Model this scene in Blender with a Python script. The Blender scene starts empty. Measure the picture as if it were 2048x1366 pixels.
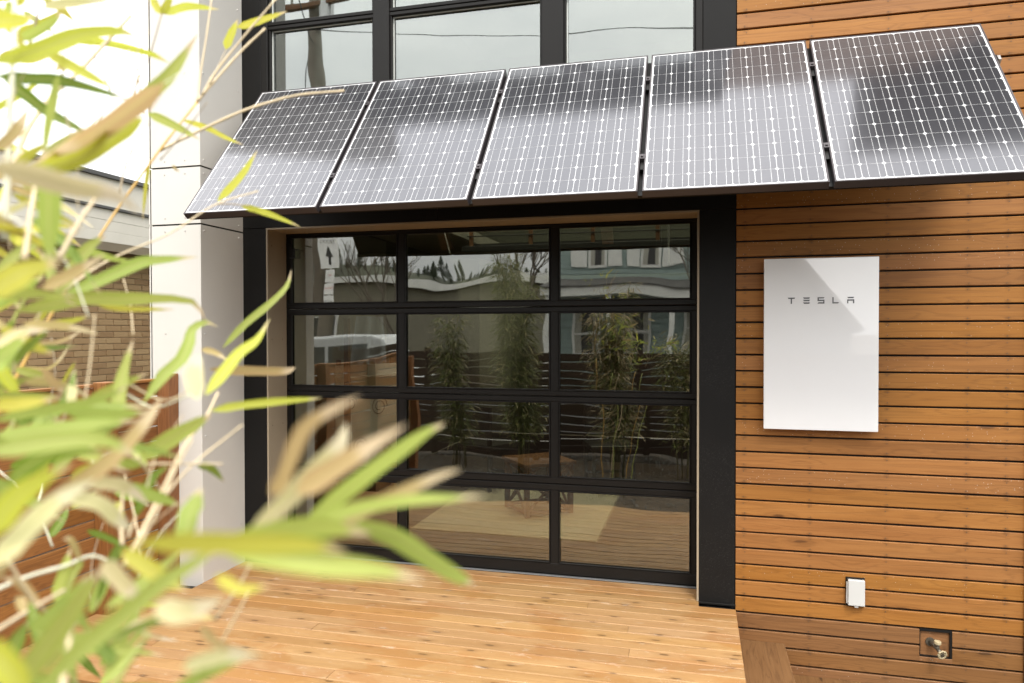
import bpy, math, random
from mathutils import Vector, Matrix
R = math.radians
rnd = random.Random(7)
scene = bpy.context.scene
C = scene.collection

# ------------------------------------------------------------------ camera
cam_d = bpy.data.cameras.new("camera"); cam = bpy.data.objects.new("camera", cam_d); C.objects.link(cam)
scene.camera = cam
CAM = Vector((0.0, -4.38, 1.6016))
yaw, pitch, roll = 0.251045, 0.013877, -0.0015746
f_ = Vector((-math.sin(yaw)*math.cos(pitch), math.cos(yaw)*math.cos(pitch), -math.sin(pitch)))
r0 = Vector((math.cos(yaw), math.sin(yaw), 0)); u0 = r0.cross(f_)
r_ = math.cos(roll)*r0 + math.sin(roll)*u0; u_ = math.cos(roll)*u0 - math.sin(roll)*r0
m3 = Matrix((r_, u_, -f_)).transposed()
cam.matrix_world = Matrix.Translation(CAM) @ m3.to_4x4()
cam_d.sensor_width = 36; cam_d.lens = 1436.63/2048*36; cam_d.clip_start = 0.02; cam_d.clip_end = 900
cam_d.dof.use_dof = True; cam_d.dof.focus_distance = 4.35; cam_d.dof.aperture_fstop = 2.6

# ------------------------------------------------------------------ sky, sun, exposure
SUN_EL, SUN_AZ = 56.0, 157.0          # azimuth clockwise from +y
w = bpy.data.worlds.new("World"); scene.world = w; w.use_nodes = True
nt = w.node_tree; nt.nodes.clear()
def N(nt, t, **k):
    n = nt.nodes.new(t)
    for a, b in k.items():
        if a in n.inputs: n.inputs[a].default_value = b
        else: setattr(n, a, b)
    return n
o_ = N(nt, 'ShaderNodeOutputWorld'); bg = N(nt, 'ShaderNodeBackground'); bg.inputs['Strength'].default_value = 0.1
sky = N(nt, 'ShaderNodeTexSky'); sky.sky_type = 'NISHITA'; sky.sun_disc = False
sky.sun_elevation = R(SUN_EL); sky.sun_rotation = R(SUN_AZ); sky.dust_density = 4; sky.air_density = 1.0
tc = N(nt, 'ShaderNodeTexCoord'); mp = N(nt, 'ShaderNodeMapping'); mp.inputs['Scale'].default_value = (1, 1, 2.2)
cl = N(nt, 'ShaderNodeTexNoise'); cl.inputs['Scale'].default_value = 1.9; cl.inputs['Detail'].default_value = 6; cl.inputs['Roughness'].default_value = .55
cr = N(nt, 'ShaderNodeValToRGB')
cr.color_ramp.elements[0].position = .32; cr.color_ramp.elements[0].color = (12.6, 13.0, 13.4, 1)
cr.color_ramp.elements[1].position = .68; cr.color_ramp.elements[1].color = (19.6, 19.4, 19.0, 1)
mx = N(nt, 'ShaderNodeMix'); mx.data_type = 'RGBA'; mx.inputs[0].default_value = .88
L = nt.links.new
L(tc.outputs['Generated'], mp.inputs[0]); L(mp.outputs[0], cl.inputs['Vector']); L(cl.outputs['Fac'], cr.inputs[0])
sepz = N(nt, 'ShaderNodeSeparateXYZ'); L(tc.outputs['Generated'], sepz.inputs[0])
mz = N(nt, 'ShaderNodeMapRange'); L(sepz.outputs[2], mz.inputs[0])
for _i, _v in zip((1, 2, 3, 4), (0., 1., .56, 2.2)): mz.inputs[_i].default_value = _v      # overcast sky: brighter overhead
vm = N(nt, 'ShaderNodeVectorMath'); vm.operation = 'SCALE'; L(cr.outputs[0], vm.inputs[0]); L(mz.outputs[0], vm.inputs['Scale'])
L(sky.outputs[0], mx.inputs[6]); L(vm.outputs[0], mx.inputs[7]); L(mx.outputs[2], bg.inputs['Color']); L(bg.outputs[0], o_.inputs[0])
sun_d = bpy.data.lights.new("sun", 'SUN'); sun_d.energy = 1.5; sun_d.angle = R(14); sun_d.color = (1, .95, .87)
sun = bpy.data.objects.new("sun", sun_d); C.objects.link(sun)
a = R(SUN_AZ); e = R(SUN_EL)
sv = Vector((math.sin(a)*math.cos(e), math.cos(a)*math.cos(e), math.sin(e)))
sun.rotation_euler = sv.to_track_quat('Z', 'Y').to_euler(); sun.location = sv*30
scene.view_settings.view_transform = 'Standard'; scene.view_settings.look = 'None'
scene.view_settings.exposure = 0.64; scene.view_settings.gamma = 1.0
scene.view_settings.use_curve_mapping = False
scene.render.engine = 'CYCLES'
cy = scene.cycles
cy.max_bounces = 10; cy.transparent_max_bounces = 16; cy.glossy_bounces = 5; cy.diffuse_bounces = 4
cy.sample_clamp_indirect = 6; cy.use_denoising = True; cy.caustics_reflective = False

# ------------------------------------------------------------------ materials
def mat(name):
    m = bpy.data.materials.new(name); m.use_nodes = True
    nt = m.node_tree; nt.nodes.clear()
    out = N(nt, 'ShaderNodeOutputMaterial')
    return m, nt, out
def math_(nt, op, a, b=None, c=None):
    n = nt.nodes.new('ShaderNodeMath'); n.operation = op
    for i, x in enumerate((a, b, c)):
        if x is None: continue
        if isinstance(x, (int, float)): n.inputs[i].default_value = x
        else: nt.links.new(x, n.inputs[i])
    return n.outputs[0]
def mixc(nt, f, a, b, mode='MIX'):
    n = nt.nodes.new('ShaderNodeMix'); n.data_type = 'RGBA'; n.blend_type = mode
    for i, x in ((0, f), (6, a), (7, b)):
        if isinstance(x, (int, float)): n.inputs[i].default_value = x
        elif isinstance(x, tuple): n.inputs[i].default_value = (*x, 1) if len(x) == 3 else x
        else: nt.links.new(x, n.inputs[i])
    return n.outputs[2]
def noise(nt, vec, scale, detail=3, rough=.5, dist=0):
    n = nt.nodes.new('ShaderNodeTexNoise'); n.inputs['Scale'].default_value = scale
    n.inputs['Detail'].default_value = detail; n.inputs['Roughness'].default_value = rough; n.inputs['Distortion'].default_value = dist
    if vec is not None: nt.links.new(vec, n.inputs['Vector'])
    return n.outputs['Fac']
def ramp(nt, f, stops):
    n = nt.nodes.new('ShaderNodeValToRGB'); cr = n.color_ramp
    while len(cr.elements) < len(stops): cr.elements.new(.5)
    for e, (p, c) in zip(cr.elements, stops):
        e.position = p; e.color = (*c, 1) if len(c) == 3 else c
    nt.links.new(f, n.inputs[0]); return n.outputs[0]
def smooth(nt, f, lo, hi, a=0., b=1.):
    n = nt.nodes.new('ShaderNodeMapRange'); n.interpolation_type = 'SMOOTHSTEP'
    nt.links.new(f, n.inputs[0])
    for i, v in zip((1, 2, 3, 4), (lo, hi, a, b)): n.inputs[i].default_value = v
    return n.outputs[0]
def bump(nt, h, strength, dist):
    n = nt.nodes.new('ShaderNodeBump'); n.inputs['Strength'].default_value = strength; n.inputs['Distance'].default_value = dist
    nt.links.new(h, n.inputs['Height']); return n.outputs[0]
def pbr(nt, out, col, rough=.5, metal=0., normal=None, spec=.5, coat=0):
    b = nt.nodes.new('ShaderNodeBsdfPrincipled')
    if isinstance(col, tuple): b.inputs['Base Color'].default_value = (*col, 1)
    else: nt.links.new(col, b.inputs['Base Color'])
    if isinstance(rough, (int, float)): b.inputs['Roughness'].default_value = rough
    else: nt.links.new(rough, b.inputs['Roughness'])
    b.inputs['Metallic'].default_value = metal; b.inputs['Specular IOR Level'].default_value = spec
    b.inputs['Coat Weight'].default_value = coat
    if normal is not None: nt.links.new(normal, b.inputs['Normal'])
    if out is not None: nt.links.new(b.outputs[0], out.inputs[0])
    return b
def objcoord(nt, shift=True, scale=(1, 1, 1)):
    t = nt.nodes.new('ShaderNodeTexCoord'); v = t.outputs['Object']
    m = nt.nodes.new('ShaderNodeMapping'); nt.links.new(v, m.inputs[0]); m.inputs['Scale'].default_value = scale
    if shift:
        oi = nt.nodes.new('ShaderNodeObjectInfo')
        c = nt.nodes.new('ShaderNodeCombineXYZ')
        for i, k in enumerate((37., 91., 53.)):
            nt.links.new(math_(nt, 'MULTIPLY', oi.outputs['Random'], k), c.inputs[i])
        nt.links.new(c.outputs[0], m.inputs['Location'])
        return m.outputs[0], oi.outputs['Random']
    return m.outputs[0], None

def wood(name, light, mid, dark, studs=None, grain=1.0, knots=.5, wear=0., rough=.6, axis=0, var=.25, specks=0., patches=None, face=2, kl=2.2):
    """axis: the board's long direction in its own coordinates."""
    m, nt, out = mat(name)
    s = [14., 14., 14.]; s[axis] = .55
    v, rv = objcoord(nt, True, tuple(s))
    kx = [2.6, 2.6, 2.6]; kx[axis] = 1.0
    n0 = noise(nt, v, .9, 4, .55, .4)
    vk3, _ = objcoord(nt, True, tuple(kl if i == axis else 10.5 for i in range(3)))
    sk = nt.nodes.new('ShaderNodeSeparateXYZ'); nt.links.new(vk3, sk.inputs[0]); ck_ = nt.nodes.new('ShaderNodeCombineXYZ')
    nt.links.new(sk.outputs[axis], ck_.inputs[0]); nt.links.new(sk.outputs[face], ck_.inputs[1]); vk = ck_.outputs[0]
    vor = nt.nodes.new('ShaderNodeTexVoronoi'); vor.voronoi_dimensions = '2D'; vor.inputs['Scale'].default_value = 1.0; vor.inputs['Randomness'].default_value = 1.
    # perturb lookup for irregular knots
    nt.links.new(vk, vor.inputs['Vector'])
    d = vor.outputs['Distance']
    # cathedral grain: contour lines of a stretched noise, bending round the knots
    h = math_(nt, 'ADD', math_(nt, 'MULTIPLY', n0, 9.0*grain), math_(nt, 'MULTIPLY', smooth(nt, d, .0, .42, 1, 0), 1.4))
    saw = math_(nt, 'FRACT', h)
    line = smooth(nt, math_(nt, 'ABSOLUTE', math_(nt, 'SUBTRACT', saw, .5)), .25, .5)
    fs = [160., 160., 160.]; fs[axis] = 3.0
    vf, _ = objcoord(nt, True, tuple(fs))
    fine = noise(nt, vf, 1., 3, .6)
    ls = [5., 5., 5.]; ls[axis] = .9
    vl, _ = objcoord(nt, True, tuple(ls))
    big = noise(nt, vl, 1., 4, .6)
    c = ramp(nt, math_(nt, 'ADD', math_(nt, 'MULTIPLY', fine, .45), math_(nt, 'MULTIPLY', big, .6)), [(.32, dark), (.52, mid), (.72, light)])
    c = mixc(nt, math_(nt, 'MULTIPLY', line, .34*min(1., grain)), c, tuple(x*.55 for x in dark))
    if knots:
        ksel = nt.nodes.new('ShaderNodeSeparateColor'); nt.links.new(vor.outputs['Color'], ksel.inputs[0])
        sel = math_(nt, 'LESS_THAN', ksel.outputs[0], knots)
        kd = math_(nt, 'ADD', d, math_(nt, 'MULTIPLY', noise(nt, vk, 6., 2), .10))
        k = math_(nt, 'MULTIPLY', sel, smooth(nt, kd, .10, .155, 1, 0))
        c = mixc(nt, math_(nt, 'MULTIPLY', k, .9), c, tuple(x*.28 for x in dark))
        halo = math_(nt, 'MULTIPLY', sel, smooth(nt, kd, .12, .40, 1, 0))
        c = mixc(nt, math_(nt, 'MULTIPLY', halo, .35), c, tuple(x*.7 for x in dark))
    if patches is not None:
        tw = nt.nodes.new('ShaderNodeTexCoord'); g = nt.nodes.new('ShaderNodeNewGeometry')
        mpp = nt.nodes.new('ShaderNodeMapping'); nt.links.new(g.outputs['Position'], mpp.inputs[0]); mpp.inputs['Scale'].default_value = (1.1, 2.6, 1)
        pn = noise(nt, mpp.outputs[0], 1.5, 5, .62, .3)
        c = mixc(nt, smooth(nt, pn, .5, .58, 0, .7), c, patches)
        pn2 = noise(nt, mpp.outputs[0], 6., 5, .7, .5)
        c = mixc(nt, smooth(nt, pn2, .60, .68, 0, .25), c, (.62, .52, .42))
    if specks:
        vs, _ = objcoord(nt, True, (1, 1, 1))
        v2 = nt.nodes.new('ShaderNodeTexVoronoi'); v2.inputs['Scale'].default_value = 70.; nt.links.new(vs, v2.inputs['Vector'])
        s2 = nt.nodes.new('ShaderNodeSeparateColor'); nt.links.new(v2.outputs['Color'], s2.inputs[0])
        sp = math_(nt, 'MULTIPLY', math_(nt, 'LESS_THAN', s2.outputs[1], specks), math_(nt, 'LESS_THAN', v2.outputs['Distance'], .12))
        c = mixc(nt, math_(nt, 'MULTIPLY', sp, .6), c, (.7, .6, .5))
    if studs:
        tt = nt.nodes.new('ShaderNodeTexCoord'); sxx = nt.nodes.new('ShaderNodeSeparateXYZ'); nt.links.new(tt.outputs['Object'], sxx.inputs[0])
        acc = None
        for q_ in studs:
            g_ = smooth(nt, math_(nt, 'ABSOLUTE', math_(nt, 'SUBTRACT', sxx.outputs[0], q_)), .002, .022, 1, 0)
            acc = g_ if acc is None else math_(nt, 'MAXIMUM', acc, g_)
        edge_ = smooth(nt, math_(nt, 'ABSOLUTE', math_(nt, 'SUBTRACT', sxx.outputs[2], .042)), .018, .034, 0, 1)
        sm_ = math_(nt, 'MULTIPLY', math_(nt, 'MULTIPLY', acc, edge_), smooth(nt, noise(nt, vf, .6, 3), .35, .6))
        c = mixc(nt, math_(nt, 'MULTIPLY', sm_, .42), c, tuple(x*.35 for x in dark))
        wz = noise(nt, tt.outputs['Object'], 2.0, 3)
    # board to board tone
    hv = nt.nodes.new('ShaderNodeHueSaturation'); nt.links.new(c, hv.inputs['Color'])
    nt.links.new(math_(nt, 'ADD', 1-var/2, math_(nt, 'MULTIPLY', rv, var)), hv.inputs['Value'])
    r2 = math_(nt, 'FRACT', math_(nt, 'MULTIPLY', rv, 17.3))
    nt.links.new(math_(nt, 'ADD', .4985, math_(nt, 'MULTIPLY', r2, .004)), hv.inputs['Hue'])
    nt.links.new(math_(nt, 'ADD', .97, math_(nt, 'MULTIPLY', r2, .07)), hv.inputs['Saturation'])
    hh = math_(nt, 'ADD', math_(nt, 'MULTIPLY', fine, .5), math_(nt, 'MULTIPLY', line, -.5))
    pbr(nt, out, hv.outputs[0], math_(nt, 'ADD', rough-.1, math_(nt, 'MULTIPLY', fine, .25)), 0, bump(nt, hh, .35, .0012), .35)
    return m

def painted(name, col, rough=.45, dust=0., spec=.5, vary=.06, metal=0., bumpy=0.):
    m, nt, out = mat(name)
    v, rv = objcoord(nt, True)
    n = noise(nt, v, 3., 4, .6)
    c = mixc(nt, smooth(nt, n, .3, .7), tuple(x*(1-vary) for x in col), tuple(min(1, x*(1+vary)) for x in col))
    if dust:
        d = noise(nt, v, 420., 2, .5); zone = noise(nt, v, 2.2, 4, .6)
        f = math_(nt, 'MULTIPLY', smooth(nt, d, .66, .74), smooth(nt, zone, .45, .65))
        c = mixc(nt, math_(nt, 'MULTIPLY', f, dust), c, (.35, .33, .30))
    nrm = None
    if bumpy: nrm = bump(nt, noise(nt, v, 220., 2), bumpy, .0006)
    ro = math_(nt, 'ADD', rough-.07, math_(nt, 'MULTIPLY', noise(nt, v, 9., 3), .14))
    pbr(nt, out, c, ro, metal, nrm, spec)
    return m

def glass(name, refl, tint=(.86, .88, .84), wave=.004, wscale=1.3, refl_tint=(1, 1, 1)):
    m, nt, out = mat(name)
    tr = N(nt, 'ShaderNodeBsdfTransparent'); tr.inputs[0].default_value = (*tint, 1)
    gl = N(nt, 'ShaderNodeBsdfGlossy'); gl.inputs['Roughness'].default_value = 0.0; gl.inputs[0].default_value = (*refl_tint, 1)
    v, rv = objcoord(nt, True, (1., 1., 1.6))
    nb = bump(nt, noise(nt, v, wscale, 1, .4, .3), 1.0, wave)
    nt.links.new(nb, gl.inputs['Normal'])
    lw = N(nt, 'ShaderNodeFresnel'); lw.inputs[0].default_value = 1.5
    f = math_(nt, 'MINIMUM', 1., math_(nt, 'ADD', refl, math_(nt, 'MULTIPLY', lw.outputs[0], .8)))
    mxs = N(nt, 'ShaderNodeMixShader'); nt.links.new(f, mxs.inputs[0]); nt.links.new(tr.outputs[0], mxs.inputs[1]); nt.links.new(gl.outputs[0], mxs.inputs[2])
    nt.links.new(mxs.outputs[0], out.inputs[0])
    return m

M = {}
CED = ((.345, .152, .038), (.295, .122, .028), (.235, .09, .019))
STL = (.046, .403, .80, 1.198, 1.386)
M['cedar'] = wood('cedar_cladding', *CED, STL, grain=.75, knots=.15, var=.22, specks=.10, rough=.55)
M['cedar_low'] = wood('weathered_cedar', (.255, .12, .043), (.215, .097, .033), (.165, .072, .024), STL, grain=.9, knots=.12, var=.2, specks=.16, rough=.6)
M['deck'] = wood('deck_wood', (.40, .24, .112), (.35, .20, .083), (.285, .148, .054), grain=.45, knots=.75, var=.16, specks=.12, rough=.5, patches=(.30, .145, .048), face=1, kl=3.4)
M['step'] = wood('step_wood', (.22, .115, .048), (.18, .09, .034), (.125, .058, .022), grain=1.2, knots=.15, var=.15, rough=.55, axis=1, face=0)
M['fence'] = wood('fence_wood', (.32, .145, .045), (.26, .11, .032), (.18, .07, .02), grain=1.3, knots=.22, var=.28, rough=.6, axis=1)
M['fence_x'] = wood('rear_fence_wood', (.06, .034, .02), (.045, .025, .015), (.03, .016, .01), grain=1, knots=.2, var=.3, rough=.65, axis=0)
M['post'] = wood('post_wood', (.28, .125, .045), (.22, .09, .03), (.15, .06, .02), grain=1.4, knots=.15, var=.15, rough=.6, axis=2, face=0)
M['strut'] = wood('strut_wood', (.25, .16, .09), (.21, .125, .07), (.14, .08, .04), grain=1., knots=.1, var=.1, axis=1, face=0)
M['black'] = painted('black_paint', (.0085, .008, .0075), .5, dust=.35, bumpy=.2, spec=.18)
M['black2'] = painted('black_metal', (.011, .010, .009), .42, dust=.1, spec=.2)
M['void'] = painted('black_membrane', (.006, .006, .006), .8)
M['tan'] = painted('tan_trim_paint', (.33, .27, .19), .5, vary=.05)
M['panel'] = painted('cement_panel', (.60, .578, .53), .5, vary=.015, spec=.3)
M['panel_dim'] = M['panel']
M['joint'] = painted('joint_backing', (.03, .03, .025), .8)  # dark core showing in the joints between cement panels
M['rivet'] = painted('rivet_metal', (.55, .53, .50), .35, metal=.4)
M['white'] = painted('white_gloss', (.86, .86, .86), .10, vary=.01, spec=.5)
for n_ in M['white'].node_tree.nodes:
    if n_.type == 'BSDF_PRINCIPLED': n_.inputs['Coat Weight'].default_value = 1.; n_.inputs['Coat IOR'].default_value = 2.2; n_.inputs['Coat Roughness'].default_value = .02
M['white_pl'] = painted('white_plastic', (.55, .55, .53), .35, vary=.02)
M['letter'] = painted('grey_lettering', (.09, .09, .095), .3, metal=.3)
M['alu'] = painted('aluminium', (.62, .61, .60), .35, metal=.8)
M['alu_dull'] = painted('pv_frame_metal', (.06, .052, .055), .42, metal=.3)
M['edge_strip'] = painted('edge_reflection', (.62, .64, .60), .4)
M['screw'] = painted('rusty_screw', (.10, .06, .035), .6)
M['brass'] = painted('tap_body_metal', (.14, .12, .09), .4, metal=.6)
M['cream_pl'] = painted('cream_plastic', (.40, .33, .20), .45)
M['glass_door'] = glass('door_glass', .135, tint=(.72, .72, .60), wave=.0042, wscale=1.25)
M['glass_up'] = glass('upper_window_glass', .165, tint=(.55, .57, .54), wave=.003, wscale=1.2, refl_tint=(.93, .96, .94))
M['glass_dark'] = glass('far_window_glass', .10, tint=(.3, .3, .3), wave=.002)

def pv(name, col, refl_rough, f0):
    m, nt, out = mat(name)
    d = pbr(nt, None, col, .45, 0, None, .2)
    gl = N(nt, 'ShaderNodeBsdfGlossy'); gl.inputs['Roughness'].default_value = refl_rough; gl.inputs[0].default_value = (.97, .96, 1, 1)
    fr = N(nt, 'ShaderNodeFresnel'); fr.inputs[0].default_value = 1.5
    f = math_(nt, 'ADD', f0, fr.outputs[0])
    mxs = N(nt, 'ShaderNodeMixShader'); nt.links.new(f, mxs.inputs[0]); nt.links.new(d.outputs[0], mxs.inputs[1]); nt.links.new(gl.outputs[0], mxs.inputs[2])
    nt.links.new(mxs.outputs[0], out.inputs[0]); return m
M['cell'] = pv('solar_cell', (.013, .013, .017), .10, .028)
M['backsheet'] = pv('white_backsheet', (.60, .60, .60), .12, .02)

def leafmat(name, base, tip, trans, tan_amt):
    m, nt, out = mat(name)
    uv = nt.nodes.new('ShaderNodeUVMap'); sx = nt.nodes.new('ShaderNodeSeparateXYZ'); nt.links.new(uv.outputs[0], sx.inputs[0])
    oi = nt.nodes.new('ShaderNodeObjectInfo'); rv = oi.outputs['Random']
    tcd = nt.nodes.new('ShaderNodeTexCoord')
    mpn = nt.nodes.new('ShaderNodeMapping'); nt.links.new(uv.outputs[0], mpn.inputs[0]); mpn.inputs['Scale'].default_value = (1.5, 16, 1)
    cc = nt.nodes.new('ShaderNodeCombineXYZ'); nt.links.new(math_(nt, 'MULTIPLY', rv, 50.), cc.inputs[0]); nt.links.new(cc.outputs[0], mpn.inputs['Location'])
    streak = noise(nt, mpn.outputs[0], 1.4, 3, .6)
    c = mixc(nt, streak, tuple(x*.72 for x in base), tuple(min(1, x*1.22) for x in base))
    mid = smooth(nt, math_(nt, 'ABSOLUTE', math_(nt, 'SUBTRACT', sx.outputs[1], .5)), .02, .07, 1, 0)
    c = mixc(nt, math_(nt, 'MULTIPLY', mid, .6), c, (.52, .50, .18))
    edge = math_(nt, 'ADD', sx.outputs[0], math_(nt, 'MULTIPLY', streak, .25))
    c = mixc(nt, smooth(nt, edge, 1.03-tan_amt, 1.13-tan_amt), c, tip)
    hv = nt.nodes.new('ShaderNodeHueSaturation'); nt.links.new(c, hv.inputs['Color'])
    nt.links.new(math_(nt, 'ADD', .485, math_(nt, 'MULTIPLY', rv, .03)), hv.inputs['Hue'])
    nt.links.new(math_(nt, 'ADD', .82, math_(nt, 'MULTIPLY', math_(nt, 'FRACT', math_(nt, 'MULTIPLY', rv, 7.7)), .36)), hv.inputs['Value'])
    p = pbr(nt, None, hv.outputs[0], .5, 0, None, .35)
    tl = N(nt, 'ShaderNodeBsdfTranslucent'); nt.links.new(hv.outputs[0], tl.inputs[0])
    mxs = N(nt, 'ShaderNodeMixShader'); mxs.inputs[0].default_value = trans
    nt.links.new(p.outputs[0], mxs.inputs[1]); nt.links.new(tl.outputs[0], mxs.inputs[2]); nt.links.new(mxs.outputs[0], out.inputs[0])
    return m
M['lG'] = leafmat('bamboo_leaf_green', (.38, .45, .095), (.64, .53, .32), .5, .10)
M['lY'] = leafmat('bamboo_leaf_yellow', (.56, .55, .07), (.66, .54, .27), .5, .10)
M['lD'] = leafmat('bamboo_leaf_dark', (.17, .25, .03), (.42, .35, .16), .45, .06)
M['lT'] = leafmat('bamboo_leaf_tan', (.50, .37, .16), (.62, .50, .30), .45, .3)
M['lP'] = leafmat('bamboo_leaf_pale', (.64, .57, .30), (.68, .60, .40), .45, .3)
M['stemO'] = painted('culm_orange', (.52, .32, .08), .4, vary=.2)
M['stemS'] = painted('twig_tan', (.56, .45, .28), .5, vary=.2)
M['stemB'] = painted('twig_brown', (.26, .20, .12), .5, vary=.2)
M['stemP'] = painted('twig_pale', (.66, .64, .48), .5, vary=.12)
M['stemK'] = painted('stalk_green', (.40, .44, .12), .45, vary=.2)
M['fol'] = leafmat('far_bamboo_leaf', (.12, .15, .035), (.25, .21, .10), .35, .1)
M['fol_dry'] = leafmat('far_dry_leaf', (.36, .29, .15), (.4, .34, .2), .3, .2)
M['conifer'] = painted('conifer_needles', (.035, .05, .025), .8, vary=.4)
M['polewood'] = painted('weathered_pole', (.17, .14, .11), .85, vary=.2)
M['sillm'] = painted('dull_sill_metal', (.16, .16, .16), .5, metal=.3)
M['concrete'] = painted('concrete', (.20, .19, .17), .8, vary=.1)
M['rstem'] = painted('rear_culm', (.13, .12, .055), .6, vary=.2)
M['bark'] = painted('bark', (.10, .08, .06), .85, vary=.3)

def simple(name, col, rough=.7, sc=3., vary=.15, bumps=0, bscale=60, metal=0):
    m, nt, out = mat(name); v, _ = objcoord(nt, False)
    n = noise(nt, v, sc, 5, .6)
    c = mixc(nt, smooth(nt, n, .3, .7), tuple(x*(1-vary) for x in col), tuple(min(1, x*(1+vary)) for x in col))
    nb = bump(nt, noise(nt, v, bscale, 3), bumps, .01) if bumps else None
    pbr(nt, out, c, rough, metal, nb, .3); return m
M['asphalt'] = simple('asphalt', (.07, .07, .07), .85, .6, .25, .4, 80)
M['gravel'] = simple('gravel_stones', (.10, .098, .088), .8, 14., .5)
M['soil'] = simple('dark_soil', (.055, .042, .03), .9, 6., .4, .5, 40)
M['mortar'] = simple('mortar', (.55, .42, .28), .85, 8., .12, .3, 90)
M['siding'] = painted('cream_siding', (.74, .71, .63), .5, vary=.03)
M['coping'] = painted('grey_coping', (.10, .10, .10), .4)
M['soffit'] = painted('soffit_paint', (.22, .18, .12), .6)
M['teal'] = painted('teal_siding', (.26, .33, .31), .6, vary=.08)
M['trimw'] = painted('white_trim', (.68, .68, .64), .5)
M['beige'] = painted('beige_wall', (.18, .165, .12), .7, vary=.08)
M['roofing'] = simple('roof_shingles', (.10, .095, .09), .85, 5., .3)
M['hill'] = simple('hillside', (.055, .06, .04), .9, .08, .4)
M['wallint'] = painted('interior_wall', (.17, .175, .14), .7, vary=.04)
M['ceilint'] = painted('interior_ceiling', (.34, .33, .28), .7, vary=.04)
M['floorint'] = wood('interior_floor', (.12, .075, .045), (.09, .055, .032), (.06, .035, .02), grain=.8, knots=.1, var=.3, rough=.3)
M['darkwood'] = wood('dark_furniture_wood', (.26, .12, .055), (.20, .09, .04), (.13, .055, .026), grain=.8, knots=0, var=.2, axis=2)
M['ply'] = wood('brown_panel_wood', (.20, .10, .05), (.16, .08, .04), (.11, .055, .03), grain=.6, knots=0, var=.2)
M['metalint'] = painted('dark_steel', (.03, .03, .03), .4)
M['cloth'] = painted('pale_blue_cloth', (.44, .50, .62), .9, vary=.1)
M['khaki'] = painted('khaki_cloth', (.33, .27, .15), .9, vary=.1)
M['carwhite'] = painted('car_paint_white', (.45, .46, .46), .15, vary=.01, spec=.8)
M['red'] = painted('red_plastic', (.5, .02, .03), .3)
M['redtext'] = painted('red_sign_ink', (.55, .03, .04), .5)
M['blacktext'] = painted('black_sign_ink', (.03, .03, .03), .5)
M['signw'] = painted('white_sign_face', (.85, .85, .83), .4)
M['tyre'] = painted('tyre_rubber', (.02, .02, .02), .8)

def brickmat():
    m, nt, out = mat('brown_brick'); v, rv = objcoord(nt, True)
    r2 = math_(nt, 'FRACT', math_(nt, 'MULTIPLY', rv, 13.7))
    c = ramp(nt, rv, [(0, (.25, .145, .068)), (.35, (.34, .215, .105)), (.65, (.40, .27, .14)), (1, (.30, .175, .08))])
    n = noise(nt, v, 45., 4, .65)
    c = mixc(nt, math_(nt, 'MULTIPLY', n, .5), c, (.45, .33, .19), 'MIX')
    pbr(nt, out, c, .85, 0, bump(nt, n, .5, .002), .2); return m
M['brick'] = brickmat()
def rugmat():
    m, nt, out = mat('woven_rug'); v, _ = objcoord(nt, False)
    n = noise(nt, v, 130., 3, .7); n2 = noise(nt, v, 14., 3, .6)
    c = ramp(nt, n, [(.3, (.36, .30, .18)), (.55, (.62, .55, .38)), (.75, (.78, .72, .56))])
    c = mixc(nt, math_(nt, 'MULTIPLY', n2, .3), c, (.5, .42, .26))
    pbr(nt, out, c, .95, 0, bump(nt, n, .8, .006), .1); return m
M['rug'] = rugmat()

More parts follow.
